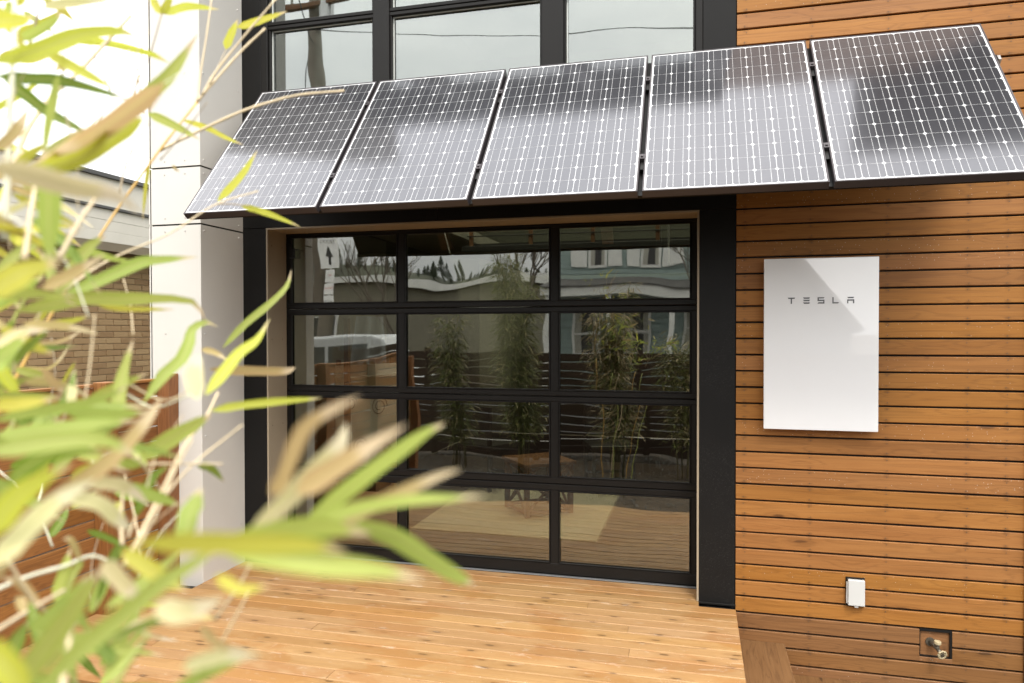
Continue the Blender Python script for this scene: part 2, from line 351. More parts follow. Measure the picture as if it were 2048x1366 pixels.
# ------------------------------------------------------------------ mesh helpers
class MB:
    def __init__(s): s.v = []; s.f = []; s.uv = None
    def add(s, vs, fs):
        k = len(s.v); s.v += [tuple(x) for x in vs]; s.f += [tuple(i+k for i in f) for f in fs]; return s
    def box(s, x0, x1, y0, y1, z0, z1):
        return s.add([(x0,y0,z0),(x1,y0,z0),(x1,y1,z0),(x0,y1,z0),(x0,y0,z1),(x1,y0,z1),(x1,y1,z1),(x0,y1,z1)],
              [(0,3,2,1),(4,5,6,7),(0,1,5,4),(1,2,6,5),(2,3,7,6),(3,0,4,7)])
    def cbox(s, x0, x1, y0, y1, z0, z1, c=.003, axis=0):
        """box whose four long edges are chamfered; AXIS is its long direction"""
        R_ = [(x0, x1), (y0, y1), (z0, z1)]; a = axis; b, d = [i for i in range(3) if i != a]
        (b0, b1), (d0, d1) = R_[b], R_[d]
        prof = [(b0+c, d0), (b1-c, d0), (b1, d0+c), (b1, d1-c), (b1-c, d1), (b0+c, d1), (b0, d1-c), (b0, d0+c)]
        vs = []
        for t in R_[a]:
            for p in prof:
                q = [0, 0, 0]; q[a] = t; q[b] = p[0]; q[d] = p[1]; vs.append(q)
        fs = [tuple(range(8)), tuple(range(15, 7, -1))] + [(i, 8+i, 8+(i+1) % 8, (i+1) % 8) for i in range(8)]
        return s.add(vs, fs)
    def prism(s, poly, axis, t0, t1):
        n = len(poly); b, d = [i for i in range(3) if i != axis]; vs = []
        for t in (t0, t1):
            for p in poly:
                q = [0, 0, 0]; q[axis] = t; q[b] = p[0]; q[d] = p[1]; vs.append(q)
        return s.add(vs, [tuple(range(n)), tuple(range(2*n-1, n-1, -1))] + [(i, n+i, n+(i+1) % n, (i+1) % n) for i in range(n)])
    def tube(s, pts, rad, n=8, cap=True):
        pts = [Vector(p) for p in pts]; k0 = len(s.v)
        if not isinstance(rad, (list, tuple)): rad = [rad]*len(pts)
        prev = None
        for i, p in enumerate(pts):
            t = (pts[min(i+1, len(pts)-1)]-pts[max(i-1, 0)]).normalized()
            ref = prev if prev is not None else (Vector((0, 0, 1)) if abs(t.z) < .9 else Vector((1, 0, 0)))
            u = (ref - t*ref.dot(t)).normalized(); prev = u; w_ = t.cross(u)
            for j in range(n):
                a = 2*math.pi*j/n; s.v.append(tuple(p+rad[i]*(math.cos(a)*u+math.sin(a)*w_)))
        for i in range(len(pts)-1):
            for j in range(n):
                a, b = k0+i*n+j, k0+i*n+(j+1) % n; s.f.append((a, b, b+n, a+n))
        if cap:
            s.f.append(tuple(k0+j for j in range(n-1, -1, -1))); e = k0+(len(pts)-1)*n; s.f.append(tuple(e+j for j in range(n)))
        return s
    def mesh(s, name, m=None, smooth=False):
        me = bpy.data.meshes.new(name); me.from_pydata(s.v, [], s.f)
        if s.uv:
            ul = me.uv_layers.new(name='UVMap')
            for lp in me.loops: ul.data[lp.index].uv = s.uv[lp.vertex_index]
        if m: me.materials.append(m)
        me.validate(); me.update()
        # outward normals
        import bmesh
        bm = bmesh.new(); bm.from_mesh(me); bmesh.ops.recalc_face_normals(bm, faces=bm.faces); bm.to_mesh(me); bm.free()
        if smooth:
            for p in me.polygons: p.use_smooth = True
        return me
    def obj(s, name, m=None, parent=None, loc=(0, 0, 0), smooth=False):
        return link(name, s.mesh(name, m, smooth), parent, loc)
def link(name, me, parent=None, loc=(0, 0, 0)):
    o = bpy.data.objects.new(name, me); C.objects.link(o); o.location = loc
    if parent is not None: o.parent = parent
    return o
def thing(name, label, cat, loc=(0, 0, 0), group=None, rz=0):
    o = bpy.data.objects.new(name, None); C.objects.link(o); o.location = loc; o.rotation_euler.z = rz
    o.empty_display_size = .1; return tag(o, label, cat, group)
def tag(o, label, cat, group=None):
    o['label'] = label; o['category'] = cat
    if group: o['group'] = group
    return o
def struct(o): o['kind'] = 'structure'; return o
def stuff(o, label=None, cat=None):
    o['kind'] = 'stuff'
    if cat: o['category'] = cat
    if label: o['label'] = label
    return o
def bevel(o, w=.002, seg=2):
    b = o.modifiers.new('bevel', 'BEVEL'); b.width = w; b.segments = seg; b.limit_method = 'ANGLE'; b.angle_limit = R(40); return o
_cache = {}
def board(name, parent, x0, x1, y0, y1, z0, z1, m, axis=0, c=.003, tilt=0.):
    """one board as its own object, origin at its low corner, sharing mesh data between alike sizes"""
    key = (round(x1-x0, 4), round(y1-y0, 4), round(z1-z0, 4), axis, c, m.name)
    if key not in _cache: _cache[key] = MB().cbox(0, x1-x0, 0, y1-y0, 0, z1-z0, c, axis).mesh(name, m)
    return link(name, _cache[key], parent, (x0, y0, z0))

GZ = -0.42   # ground level below the deck
# ------------------------------------------------------------------ ground
g = MB().add([(-400, -400, GZ), (400, -400, GZ), (400, 400, GZ), (-400, 400, GZ)], [(0, 1, 2, 3)]).obj('ground', M['soil']); struct(g)
g = MB().add([(-60, -17, GZ+.008), (60, -17, GZ+.008), (60, -8.2, GZ+.008), (-60, -8.2, GZ+.008)], [(0, 1, 2, 3)]).obj('road', M['asphalt']); struct(g)
g = MB().box(-60, 60, -8.2, -7.2, GZ, GZ+.12).obj('pavement', M['concrete']); struct(g)
# gravel bed between deck and rear fence: a bed of small stones
gb = MB(); rg = random.Random(3)
for i in range(9000):
    x = rg.uniform(-4.8, 2.6); y = rg.uniform(-6.55, -1.7); s = rg.uniform(.009, .022)
    z = GZ+.01+rg.uniform(0, .02)
    a = rg.uniform(0, 6.28); ca, sa = math.cos(a)*s, math.sin(a)*s*rg.uniform(.5, .9)
    h = s*rg.uniform(.4, .8)
    gb.add([(x+ca, y+sa, z), (x-sa, y+ca, z), (x-ca, y-sa, z), (x+sa, y-ca, z), (x+ca*.5, y+sa*.5, z+h), (x-ca*.5, y-sa*.5, z+h)],
           [(0, 1, 4), (1, 2, 5), (1, 5, 4), (2, 3, 5), (3, 0, 4), (3, 4, 5)])
g = gb.obj('gravel', M['gravel']); stuff(g, 'grey gravel bed spread between the deck and the rear fence', 'gravel')

# ------------------------------------------------------------------ the house (one building, many parts)
HT = 6.0
house = thing('modern_house', 'modern house with black frame, cedar cladding and a white panelled column', 'house')
# cedar clad wall on the right
X0, X1 = .226, 1.70
wall = MB().box(.20, 1.9, .02, .30, -1.0, HT).obj('clad_wall', M['void'], house)
PITCH = .09404; B0 = 2.405
nails = MB()
STUDS = (.272, .629, 1.026, 1.424, 1.612)
for n in range(-37, 35):
    zt = B0 - PITCH*(n) - .0052; zb = B0 - PITCH*(n+1) + .0052
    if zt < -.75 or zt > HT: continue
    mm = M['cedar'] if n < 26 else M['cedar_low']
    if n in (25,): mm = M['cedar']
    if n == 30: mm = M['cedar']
    dz = rnd.uniform(-.0008, .0008); yo = rnd.uniform(-.0015, .0015)
    segs = [(X0, X1)]
    if n == 26: segs = [(X0, 1.198), (1.360, X1)]
    if n == 27: segs = [(X0, 1.198), (1.360, X1)]
    if n == 10: segs = [(X0, .818), (.819+.003, X1)]
    for s0, s1 in segs:
        b = board('cladding_board', wall, s0, s1, -.001+yo, .019, zb+dz, zt+dz, mm, 0, .003)
        b.rotation_euler.x = rnd.uniform(-.004, .004)
    for sx in STUDS:
        for zz in (zb+.014, zt-.014):
            if n in (26, 27) and 1.19 < sx < 1.37: continue
            q = sx+rnd.uniform(-.006, .006); z_ = zz+rnd.uniform(-.003, .003); r = .0030
            nails.add([(q+r*math.cos(k*math.pi/3), -.0042, z_+r*math.sin(k*math.pi/3)) for k in range(6)], [(0, 1, 2, 3, 4, 5)])
stuff(nails.obj('nail_heads', M['screw'], wall))
board('cladding_board', wall, 1.198, 1.360, -.001, .019, B0-PITCH*28+.0045, -.196, M['cedar_low'], 0, .003)
MB().box(1.703, 1.76, -.02, .02, -1, HT).obj('corner_trim', M['darkwood'], house)
# black frame
PL0, PL1 = -3.051, -2.873
PR0, PR1 = .017, .2225
DT = 2.316
def blk(name, *a, m='black', c=.003, ax=2): return MB().cbox(*a, c, ax).obj(name, M[m], house)
blk('pilaster', PL0, PL1, 0, .30, 0.0, DT-.0025)
blk('pilaster', PR0, PR1, 0, .30, 0.0, DT-.0025)
blk('header_panel', PL0, -1.62, .0, .30, DT, 2.98, ax=0); blk('header_panel', -1.617, PR1, .0, .30, DT, 2.98, ax=0)
blk('pilaster', PL0, -2.905, 0, .30, 2.983, HT); blk('pilaster', .035, PR1, 0, .30, 2.983, HT)
MB().box(PR1, X0-.0005, .012, .3, -.6, HT).obj('corner_gap', M['void'], house)
MB().cbox(PR0-.003, PR1+.004, -.004, .02, -.012, -.001, .001, 0).obj('base_flashing', M['black2'], house)
# window band above the door: frames, rails, panes
WZ0, WZ1 = 2.983, HT-.5
MULL = [(-2.905, -2.853), (-2.066, -1.952), (-.932, -.794), (-.007, .035)]
for a_, b_ in MULL:
    MB().cbox(a_, b_, .0, .12, WZ0, WZ1, .004, 2).obj('window_mullion', M['black2'], house)
bays = [(MULL[i][1], MULL[i+1][0]) for i in range(3)]
for bi, (a_, b_) in enumerate(bays):
    wf = MB()
    zr = [3.70, 4.75]
    wf.cbox(a_, b_, .012, .10, WZ0, 3.16, .004, 0)
    for z_ in zr:
        wf.cbox(a_, b_, .012, .10, z_-.026, z_-.003, .003, 0); wf.cbox(a_, b_, .012, .10, z_+.002, z_+.026, .003, 0)
        wf.box(a_, b_, .04, .09, z_-.003, z_+.002)
    wf.cbox(a_, b_, .012, .10, WZ1-.06, WZ1, .003, 0)
    # inner stiles
    wf.cbox(a_, a_+.014, .018, .09, 3.16, WZ1-.06, .003, 2); wf.cbox(b_-.014, b_, .018, .09, 3.16, WZ1-.06, .003, 2)
    fr = wf.obj('upper_window', M['black2'], house)
    lv = [3.16, zr[0]-.026, zr[0]+.026, zr[1]-.026, zr[1]+.026, WZ1-.06]
    for k in range(3):
        z0, z1 = lv[2*k], lv[2*k+1]
        p = MB().box(0, b_-a_-.028, 0, .003, 0, z1-z0).obj('window_pane', M['glass_up'], fr, (a_+.014, .052, z0))
        p.rotation_euler = (R(rnd.uniform(-.12, .12)), 0, R(rnd.uniform(-.12, .12)))
        p2 = MB().box(0, b_-a_-.028, 0, .003, 0, z1-z0).obj('window_pane', M['glass_up'], fr, (a_+.014, .072, z0))
        p2.rotation_euler = (R(rnd.uniform(-.3, .3)), 0, R(rnd.uniform(.25, .5)))
        sp = MB(); e = .007
        sp.box(a_+.014, a_+.014+e, .0405, .0495, z0, z1-e); sp.box(a_+.014, b_-.014, .0405, .0495, z1-e, z1)
        sp.obj('edge_reflection', M['edge_strip'], fr)  # pale strips stand in for the inner frame's white reflection on pane edges
MB().box(PL0, PR1, -.10, .30, WZ1, HT+.02).obj('eave_band', M['black'], house)
rfm = MB()  # roof left open above the room, an added gap for daylight
for q in ((PL0-.4, 3.2, 4.4, 7.), (PL0-.4, 3.2, .15, .4), (1.95, 3.2, .4, 4.4)): rfm.box(*q, HT+.021, HT+.25)
rfm.obj('roof', M['roofing'], house)
MB().box(1.53, 3.4, -.62, .12, HT+.03, HT+.9).obj('roof_overhang', M['black'], house)
# white cement-panel column
col = MB().box(-3.42, -3.056, -.43, .30, GZ, HT-.01).obj('white_column', M['joint'], house)
lv = [(GZ, 2.285), (2.296, 2.652), (2.663, 4.4), (4.411, HT)]
rv_ = MB()
def disc(mb, c, r, ax, t=.003):
    k = 8; vs = []
    for d_ in (0, t):
        for i in range(k):
            a_ = 2*math.pi*i/k; rr = r*(1 if d_ == 0 else .75)
            p = [c[0], c[1], c[2]]
            if ax == 1: p[0] += rr*math.cos(a_); p[2] += rr*math.sin(a_); p[1] -= d_
            else: p[1] += rr*math.cos(a_); p[2] += rr*math.sin(a_); p[0] += d_
            vs.append(p)
    mb.add(vs, [tuple(range(k, 2*k))]+[(i, (i+1) % k, k+(i+1) % k, k+i) for i in range(k)])
for z0, z1 in lv:
    MB().cbox(-3.430, -3.056, -.441, -.4301, z0, z1, .0012, 2).obj('cement_panel', M['panel'], col)
    MB().cbox(-3.0558, -3.051, -.4415, -.0005, z0, z1, .0008, 2).obj('cement_panel', M['panel'], col)
    MB().cbox(-3.440, -3.4205, -.441, .3, z0, z1, .0012, 2).obj('cement_panel', M['panel'], col)
    h = z1-z0; k = max(1, int(round(h/.62)))
    for i in range(k+1):
        zz = z0+.037+(h-.074)*i/k
        for xx in (-3.318, -3.166): disc(rv_, (xx, -.4412, zz), .0055, 1)
        for yy in (-.407, -.046): disc(rv_, (-3.0508, yy, zz), .0055, 0)
stuff(rv_.obj('rivets', M['rivet'], col))
# tan jamb lining round the door opening
jb = house
MB().cbox(PL1, PL1+.012, .002, .235, .0, DT-.012, .001, 2).obj('door_jamb', M['tan'], jb)
MB().cbox(PR0-.012, PR0, .002, .235, .0, DT-.012, .001, 2).obj('door_jamb', M['tan'], jb)
MB().cbox(PL1, PR0, .002, .235, DT-.0118, DT-.0002, .001, 0).obj('door_jamb', M['tan'], jb)
sc_ = MB()
for zz in (.35, .95, 1.55, 2.20):
    for yy in (.05, .18): disc(sc_, (PL1+.0122, yy, zz), .004, 0, .001)
for xx in (-2.4, -1.7, -1.0, -.4):
    k = 6
    for yy in (.06, .17): sc_.add([(xx+.004*math.cos(i), yy+.004*math.sin(i), DT-.0122) for i in [j*math.pi/3 for j in range(6)]], [(0, 1, 2, 3, 4, 5)])
stuff(sc_.obj('screw_heads', M['screw'], jb))
# interior shell
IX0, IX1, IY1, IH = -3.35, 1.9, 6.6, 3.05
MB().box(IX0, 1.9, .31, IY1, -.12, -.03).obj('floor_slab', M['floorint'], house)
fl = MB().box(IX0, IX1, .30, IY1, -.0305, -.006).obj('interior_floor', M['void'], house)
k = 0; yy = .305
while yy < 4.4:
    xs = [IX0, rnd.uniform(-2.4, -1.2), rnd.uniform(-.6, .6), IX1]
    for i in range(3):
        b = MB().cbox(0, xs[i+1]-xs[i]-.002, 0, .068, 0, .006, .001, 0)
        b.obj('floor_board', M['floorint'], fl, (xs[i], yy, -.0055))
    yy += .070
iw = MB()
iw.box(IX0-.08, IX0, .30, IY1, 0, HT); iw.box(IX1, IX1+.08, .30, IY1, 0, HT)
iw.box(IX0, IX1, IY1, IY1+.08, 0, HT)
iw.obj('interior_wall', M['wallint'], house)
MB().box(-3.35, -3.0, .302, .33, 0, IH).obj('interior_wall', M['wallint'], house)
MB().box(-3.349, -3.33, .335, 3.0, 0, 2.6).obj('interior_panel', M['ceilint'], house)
ic = MB()   # ceiling left open at the front; opening added to light the room
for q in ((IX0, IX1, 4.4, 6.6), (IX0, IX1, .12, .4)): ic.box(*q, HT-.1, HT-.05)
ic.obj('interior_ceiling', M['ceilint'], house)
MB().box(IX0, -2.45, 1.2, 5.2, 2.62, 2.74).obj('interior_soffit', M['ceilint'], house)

# ------------------------------------------------------------------ glass garage door
gd = thing('glass_garage_door', 'black framed garage door of twelve glass panes set back above the deck', 'garage door', (0, 0, 0))
DY = .235
zs = [.008, .602, 1.177, 1.765, 2.302]
vx = [(-2.861, -2.824), (-2.001, -1.945), (-.926, -.870), (-.032, .004)]
rails = [(.008, .080), (.560, .6), (.604, .646), (1.140, 1.175), (1.179, 1.214), (1.728, 1.763), (1.767, 1.803), (2.280, 2.303)]
for s in range(4):
    mb = MB()
    (a0, a1), (b0, b1) = rails[2*s], rails[2*s+1]
    x0, x1 = vx[0][0], vx[-1][1]
    for (q0, q1) in ((a0, a1), (b0, b1)):
        mb.cbox(x0, x1, DY, DY+.045, q0, q1, .004, 0)
    for (q0, q1) in vx: mb.cbox(q0, q1, DY+.002, DY+.043, a1-.0005, b0+.0005, .004, 2)
    # raised glazing beads
    for i in range(3):
        l, r_x = vx[i][1], vx[i+1][0]; e = .008
        mb.cbox(l, r_x, DY-.004, DY+.01, a1, a1+e, .002, 0); mb.cbox(l, r_x, DY-.004, DY+.01, b0-e, b0, .002, 0)
        mb.cbox(l, l+e, DY-.004, DY+.01, a1+e, b0-e, .002, 2); mb.cbox(r_x-e, r_x, DY-.004, DY+.01, a1+e, b0-e, .002, 2)
    sec = mb.obj('door_section', M['black2'], gd)
    tx = (0.10, -.15, .35, -.5)[s]
    for i in range(3):
        l, r_x = vx[i][1], vx[i+1][0]
        p = MB().box(0, r_x-l, 0, .003, 0, b0-a1).obj('window_pane', M['glass_door'], sec, (l, DY+.017, a1))
        p.rotation_euler = (R((0.0, -.25, .1, 0.)[s]+rnd.uniform(-.1, .1)), 0, R(rnd.uniform(-.25, .25)))
MB().cbox(vx[0][0], vx[-1][1], DY-.002, DY+.04, 2.3035, DT-.012, .001, 0).obj('top_seal', M['black'], gd)
MB().cbox(vx[0][0], .004, DY-.028, DY-.003, .0, .007, .002, 0).obj('threshold_strip', M['sillm'], gd)
hn = MB().box(-2.822, -2.785, DY-.03, DY-.006, 2.13, 2.20).cbox(-2.785, -2.755, DY-.022, DY-.014, 2.185, 2.192, .001, 0)
hn.obj('door_latch', M['black2'], gd)

# ------------------------------------------------------------------ deck and steps
deck = MB().box(-3.30, .215, -1.56, .205, -.16, -.031).obj('deck', M['void']); struct(deck)
PW = .0948; y = .208
i = 0
while y > -1.60:
    y0 = y-PW+.0035; x1 = .223 if y < .0 else .0165
    if y0 < 0 < y: x1 = .0165
    joints = sorted([rnd.uniform(-2.7, -.3)]) if rnd.random() < .55 else []
    xs = [-3.3055 if y < -.53 else -3.05, *joints, x1]
    for k in range(len(xs)-1):
        b = board('deck_plank', deck, xs[k]+(.0015 if k else 0), xs[k+1], y0, y, -.030, 0.0, M['deck'], 0, .0035)
        b.location.z += rnd.uniform(-.0015, .0008)
    y -= PW; i += 1
board('deck_fascia', deck, -3.305, .215, -1.612, -1.583, -.20, -.031, M['cedar_low'], 0)
board('deck_fascia', deck, .1955, .2225, -1.58, -.004, -.22, -.031, M['step'], 1)
st = thing('wooden_step', 'brown wooden step beside the deck under the cladding, the upper one', 'step', (0, 0, 0))
board('tread', st, .226, .497, -1.9, -.004, -.235, -.200, M['step'], 1, .004); board('side_board', st, .470, .495, -1.88, -.02, GZ, -.236, M['step'], 1)
st2 = thing('wooden_step', 'lower wooden step at the foot of the cedar wall below the tap', 'step', (0, 0, 0))
board('tread', st2, .500, .905, -1.9, -.004, -.408, -.373, M['step'], 1, .004); board('side_board', st2, .87, .9, -1.88, -.02, GZ-.1, -.409, M['step'], 1)

# ------------------------------------------------------------------ solar panels
T = R(50.41); PWD, PLN = .836, 1.215
e1 = Vector((1, 0, 0)); e2 = Vector((0, math.cos(T), math.sin(T))); e3 = Vector((0, -math.sin(T), math.cos(T)))
rotm = Matrix((e1, e2, e3)).transposed().to_euler()
top_y, top_z = -.10, 3.211
org_y = top_y - PLN*math.cos(T); org_z = top_z - PLN*math.sin(T)
FT = .040
mg = .0155
CW = (PWD-2*mg)/8; CH = (PLN-2*mg)/12
ch = .16
cellm = MB(); gx, gy = CW*.978, CH*.981; q = CW*.085
cellm.add([(-gx/2+q, -gy/2, 0), (gx/2-q, -gy/2, 0), (gx/2, -gy/2+q, 0), (gx/2, gy/2-q, 0), (gx/2-q, gy/2, 0), (-gx/2+q, gy/2, 0), (-gx/2, gy/2-q, 0), (-gx/2, -gy/2+q, 0)], [tuple(range(8))])
cell_me = cellm.mesh('cell', M['cell'])
fm = MB()
b_ = .008
fm.cbox(0, PWD, 0, b_, -FT, .0015, .001, 0); fm.cbox(0, PWD, PLN-b_, PLN, -FT, .0015, .001, 0)
fm.cbox(0, b_, b_, PLN-b_, -FT, .0015, .001, 1); fm.cbox(PWD-b_, PWD, b_, PLN-b_, -FT, .0015, .001, 1)
frame_me = fm.mesh('frame', M['alu_dull'])
back_me = MB().box(b_, PWD-b_, b_, PLN-b_, -.006, -.001).mesh('backsheet', M['backsheet'])
under_me = MB().box(b_, PWD-b_, b_, PLN-b_, -.0105, -.0065).mesh('added_dark_back', M['black'])  # added black sheet, cuts bounce to deepen the shade below the panels
bb = MB()
for cx in range(8):
    for s in (-.22, .22):
        x = mg+(cx+.5)*CW+s*CW; bb.add([(x-.0006, mg*.8, .0), (x+.0006, mg*.8, 0), (x+.0006, PLN-mg*.8, 0), (x-.0006, PLN-mg*.8, 0)], [(0, 1, 2, 3)])
bus_me = bb.mesh('busbars', M['backsheet'])
plab = ['solar panel above the left end of the garage door, next to the white column',
        'solar panel second from the white column, with a dark blurred reflection at its lower left',
        'middle solar panel of the sloping row, over the centre door panes',
        'solar panel above the right end of the garage door, over the black pilaster',
        'solar panel over the cedar cladding at the end farthest from the white column']
for i in range(5):
    x0 = -2.829+i*.8585
    t = thing('solar_module', plab[i], 'solar panel', (x0, org_y, org_z), 'solar panels in a sloping row above the garage door')
    t.rotation_euler = rotm
    link('frame', frame_me, t); link('backsheet', back_me, t); link('busbars', bus_me, t, (0, 0, .0002)); link('added_dark_back', under_me, t)
    for cx in range(8):
        for cy_ in range(12): link('cell', cell_me, t, (mg+(cx+.5)*CW, mg+(cy_+.5)*CH, -.0004))
rack = thing('solar_rack', 'metal rails and wooden struts carrying the solar panels off the wall', 'rack', (0, 0, 0))
def pp(x, s, h): return Vector((x, org_y, org_z)) + e2*s + e3*h
for s in (.26, .96):
    rl = MB()
    rl.box(-2.86, 1.475, -.02, .02, -.025, .025)
    o = rl.obj('mounting_rail', M['black2'], rack); o.location = pp(0, s, -FT-.027); o.rotation_euler = rotm
for s in (.26, .96):
    o = MB().box(1.4755, 1.49, -.018, .018, -.022, .022).obj('rail_end', M['alu'], rack); o.location = pp(0, s, -FT-.027); o.rotation_euler = rotm
sl = MB().box(-2.83, 1.46, -.012, .012, -.010, .010).obj('lower_trim', M['black2'], rack); sl.location = pp(0, .03, -FT-.012); sl.rotation_euler = rotm
for i in range(1, 5):
    o = MB().box(-.016, .016, .02, 1.205, -.020, .0).obj('added_gap_strip', M['black'], rack); o.location = pp(-2.829+i*.8585-.011, 0, -FT-.003); o.rotation_euler = rotm  # added black strip so the gaps between panels read dark
cl_me = MB().box(-.012, .012, -.018, .018, -.02, .008).box(-.006, .006, -.006, .006, .008, .014).mesh('panel_clamp', M['alu_dull'])
ct_me = MB().box(-.008, .008, -.06, .0, -.03, -.012).mesh('clamp_tab', M['black2'])
for i in range(1, 5):
    xg = -2.829+i*.8585-.011
    for s in (.26, .96):
        o = link('panel_clamp', cl_me, rack); o.location = pp(xg, s, 0); o.rotation_euler = rotm
        o = link('clamp_tab', ct_me, rack); o.location = pp(xg, s-.02, 0); o.rotation_euler = rotm
for x in (-1.99, -.66, .775):
    o = MB().cbox(-.044, .044, .115, 1.10, -.040, .0, .003, 1).obj('strut', M['strut'], rack); o.location = pp(x, 0, -FT-.053); o.rotation_euler = rotm

# ------------------------------------------------------------------ home battery with its lettering
BX0, BX1, BZ0, BZ1, BY = .372, .968, 1.046, 2.010, -.075
hb = thing('home_battery', 'glossy white wall battery box with grey lettering on the cedar cladding', 'battery', ((BX0+BX1)/2, -.01, BZ0))
ox, oy, oz = hb.location
def L_(mb, name, m, parent=hb, bev=0):
    mb.v = [(x-ox, y_-oy, z-oz) for x, y_, z in mb.v]
    o = mb.obj(name, M[m], parent)
    if bev: bevel(o, bev, 3)
    return o
L_(MB().box(BX0+.02, BX1-.02, -.045, -.006, BZ0+.02, BZ1-.02), 'case', 'white_pl', bev=.004)
L_(MB().box(BX0, BX1, BY, -.0455, BZ0, BZ1), 'front_cover', 'white', bev=.004)
glyph = {
 'T': [[(277,155),(443,155),(425,183),(295,183)], [(345,184),(372,184),(372,290),(345,290)]],
 'E': [[(612,155),(765,155),(748,183),(636,183)], [(612,207),(765,207),(748,234),(636,234)], [(612,262),(765,262),(748,290),(636,290)]],
 'S': [[(928,155),(1077,155),(1057,181),(928,181)], [(928,182),(955,182),(955,206),(928,206)], [(928,207),(1077,207),(1077,234),(928,234)], [(1052,235),(1077,235),(1077,261),(1052,261)], [(950,262),(1077,262),(1077,290),(925,290)]],
 'L': [[(1248,155),(1272,155),(1272,264),(1248,264)], [(1248,265),(1390,265),(1370,290),(1248,290)]],
 'A': [[(1562,155),(1712,155),(1690,181),(1585,181)], [(1562,207),(1712,207),(1712,234),(1562,234)], [(1562,235),(1586,235),(1586,290),(1562,290)], [(1686,235),(1712,235),(1712,290),(1686,290)]]}
# letters are 36 mm high, on one line across the cover
LX = lambda p: BX0 + (1550+p/10.78-1527)/230*(BX1-BX0)
LZ = lambda p: BZ1 - (580+p/10.78-516)/343*(BZ1-BZ0)
for ch_, polys in glyph.items():
    mb = MB()
    for po in polys: mb.prism([(LX(px), LZ(pz)) for px, pz in po], 1, BY-.0012, BY+.0005)
    L_(mb, 'letter', 'letter')

# ------------------------------------------------------------------ outlet cover and hose tap
oc = thing('outlet_cover', 'small white weatherproof outlet cover low on the cedar cladding', 'outlet', (.87, 0, .133))
MB().cbox(-.050, .048, -.008, .006, -.078, .082, .002, 2).obj('back_plate', M['black2'], oc)
bevel(MB().box(-.042, .045, -.034, -.0085, -.070, .074).obj('cover', M['white_pl'], oc), .004, 3)
MB().box(-.008, .012, -.028, -.012, -.080, -.0705).obj('latch_tab', M['white_pl'], oc)
MB().tube([(-.046, -.02, -.06), (-.046, -.02, .06)], .004, 8).obj('hinge', M['white_pl'], oc)
tp = thing('garden_tap', 'hose tap with octagonal hand wheel in a square recess of the cladding', 'tap', (1.278, 0, -.115))
MB().box(-.078, .080, .012, .018, -.078, .076).obj('recess_board', M['cedar_low'], tp)
rm = MB(); rm.box(-.079, .080, -.001, .012, .062, .076).box(-.079, .081, -.001, .012, -.0785, -.073).box(.070, .0805, -.001, .012, -.073, .062).box(-.079, -.076, -.001, .012, -.073, .062)
rm.obj('recess_rim', M['black2'], tp)
MB().tube([(-.024, .012, .002), (-.024, .005, .002)], .024, 16).obj('flange', M['brass'], tp)
MB().tube([(-.024, .005, .002), (-.012, -.022, .0), (-.003, -.045, -.012)], [.013, .015, .012], 12).obj('tap_body', M['brass'], tp, smooth=True)
MB().tube([(-.006, -.036, -.002), (-.003, -.040, .012)], [.013, .013], 12).obj('tap_neck', M['brass'], tp, smooth=True)
bevel(MB().tube([(-.003, -.040, .0122), (-.002, -.041, .029)], [.0185, .0175], 18).obj('vacuum_cap', M['cream_pl'], tp), .003)
MB().tube([(-.003, -.045, -.012), (.008, -.066, -.030)], [.010, .012], 12).obj('spindle', M['brass'], tp, smooth=True)
wx = Vector((.011, -.072, -.033)); wn = Vector((.25, -.93, -.25)).normalized(); wu = wn.cross(Vector((0, 0, 1))).normalized(); wv = wn.cross(wu)
def ringpt(a_, r_x): return wx+wu*math.cos(a_)*r_x+wv*math.sin(a_)*r_x
hw = MB(); hw.tube([ringpt(2*math.pi*k/32, .0205+(.0025 if (k//2) % 2 == 0 else -.001)) for k in range(33)], .0050, 6, cap=False)
for k in range(8):
    a_ = 2*math.pi*(k+.25)/8; hw.tube([ringpt(a_, .009), ringpt(a_, .026)], .0036, 6)
hw.obj('hand_wheel', M['cream_pl'], tp, smooth=True)
MB().tube([wx-wn*.004, wx+wn*.005], [.0125, .010], 14).obj('wheel_hub', M['brass'], tp)

# ------------------------------------------------------------------ side fence on the left
fn = thing('wood_fence', 'cedar fence of horizontal slats and square posts beside the white column', 'fence', (0, 0, 0))
FX0, FX1 = -3.332, -3.313
n = 0; z = 1.285
while z > GZ+.02:
    for (y0, y1) in ((-3.2, -.99), (-.985, -.447)):
        b = board('slat', fn, FX0, FX1, y0, y1, z-.0855, z, M['fence'], 1, .003); b.location.x += rnd.uniform(-.002, .001)
    z -= .0945
board('top_rail', fn, -3.345, -3.300, -3.2, -1.04, 1.288, 1.306, M['fence'], 1); board('top_rail', fn, -3.345, -3.300, -.93, -.532, 1.288, 1.306, M['fence'], 1)
for (y0, zt) in ((-.533, 1.336), (-1.031, 1.316), (-2.05, 1.316), (-3.1, 1.316)):
    bevel(MB().box(-3.311, -3.222, y0, y0+.089, GZ, zt).obj('fence_post', M['post'], fn), .004, 2)

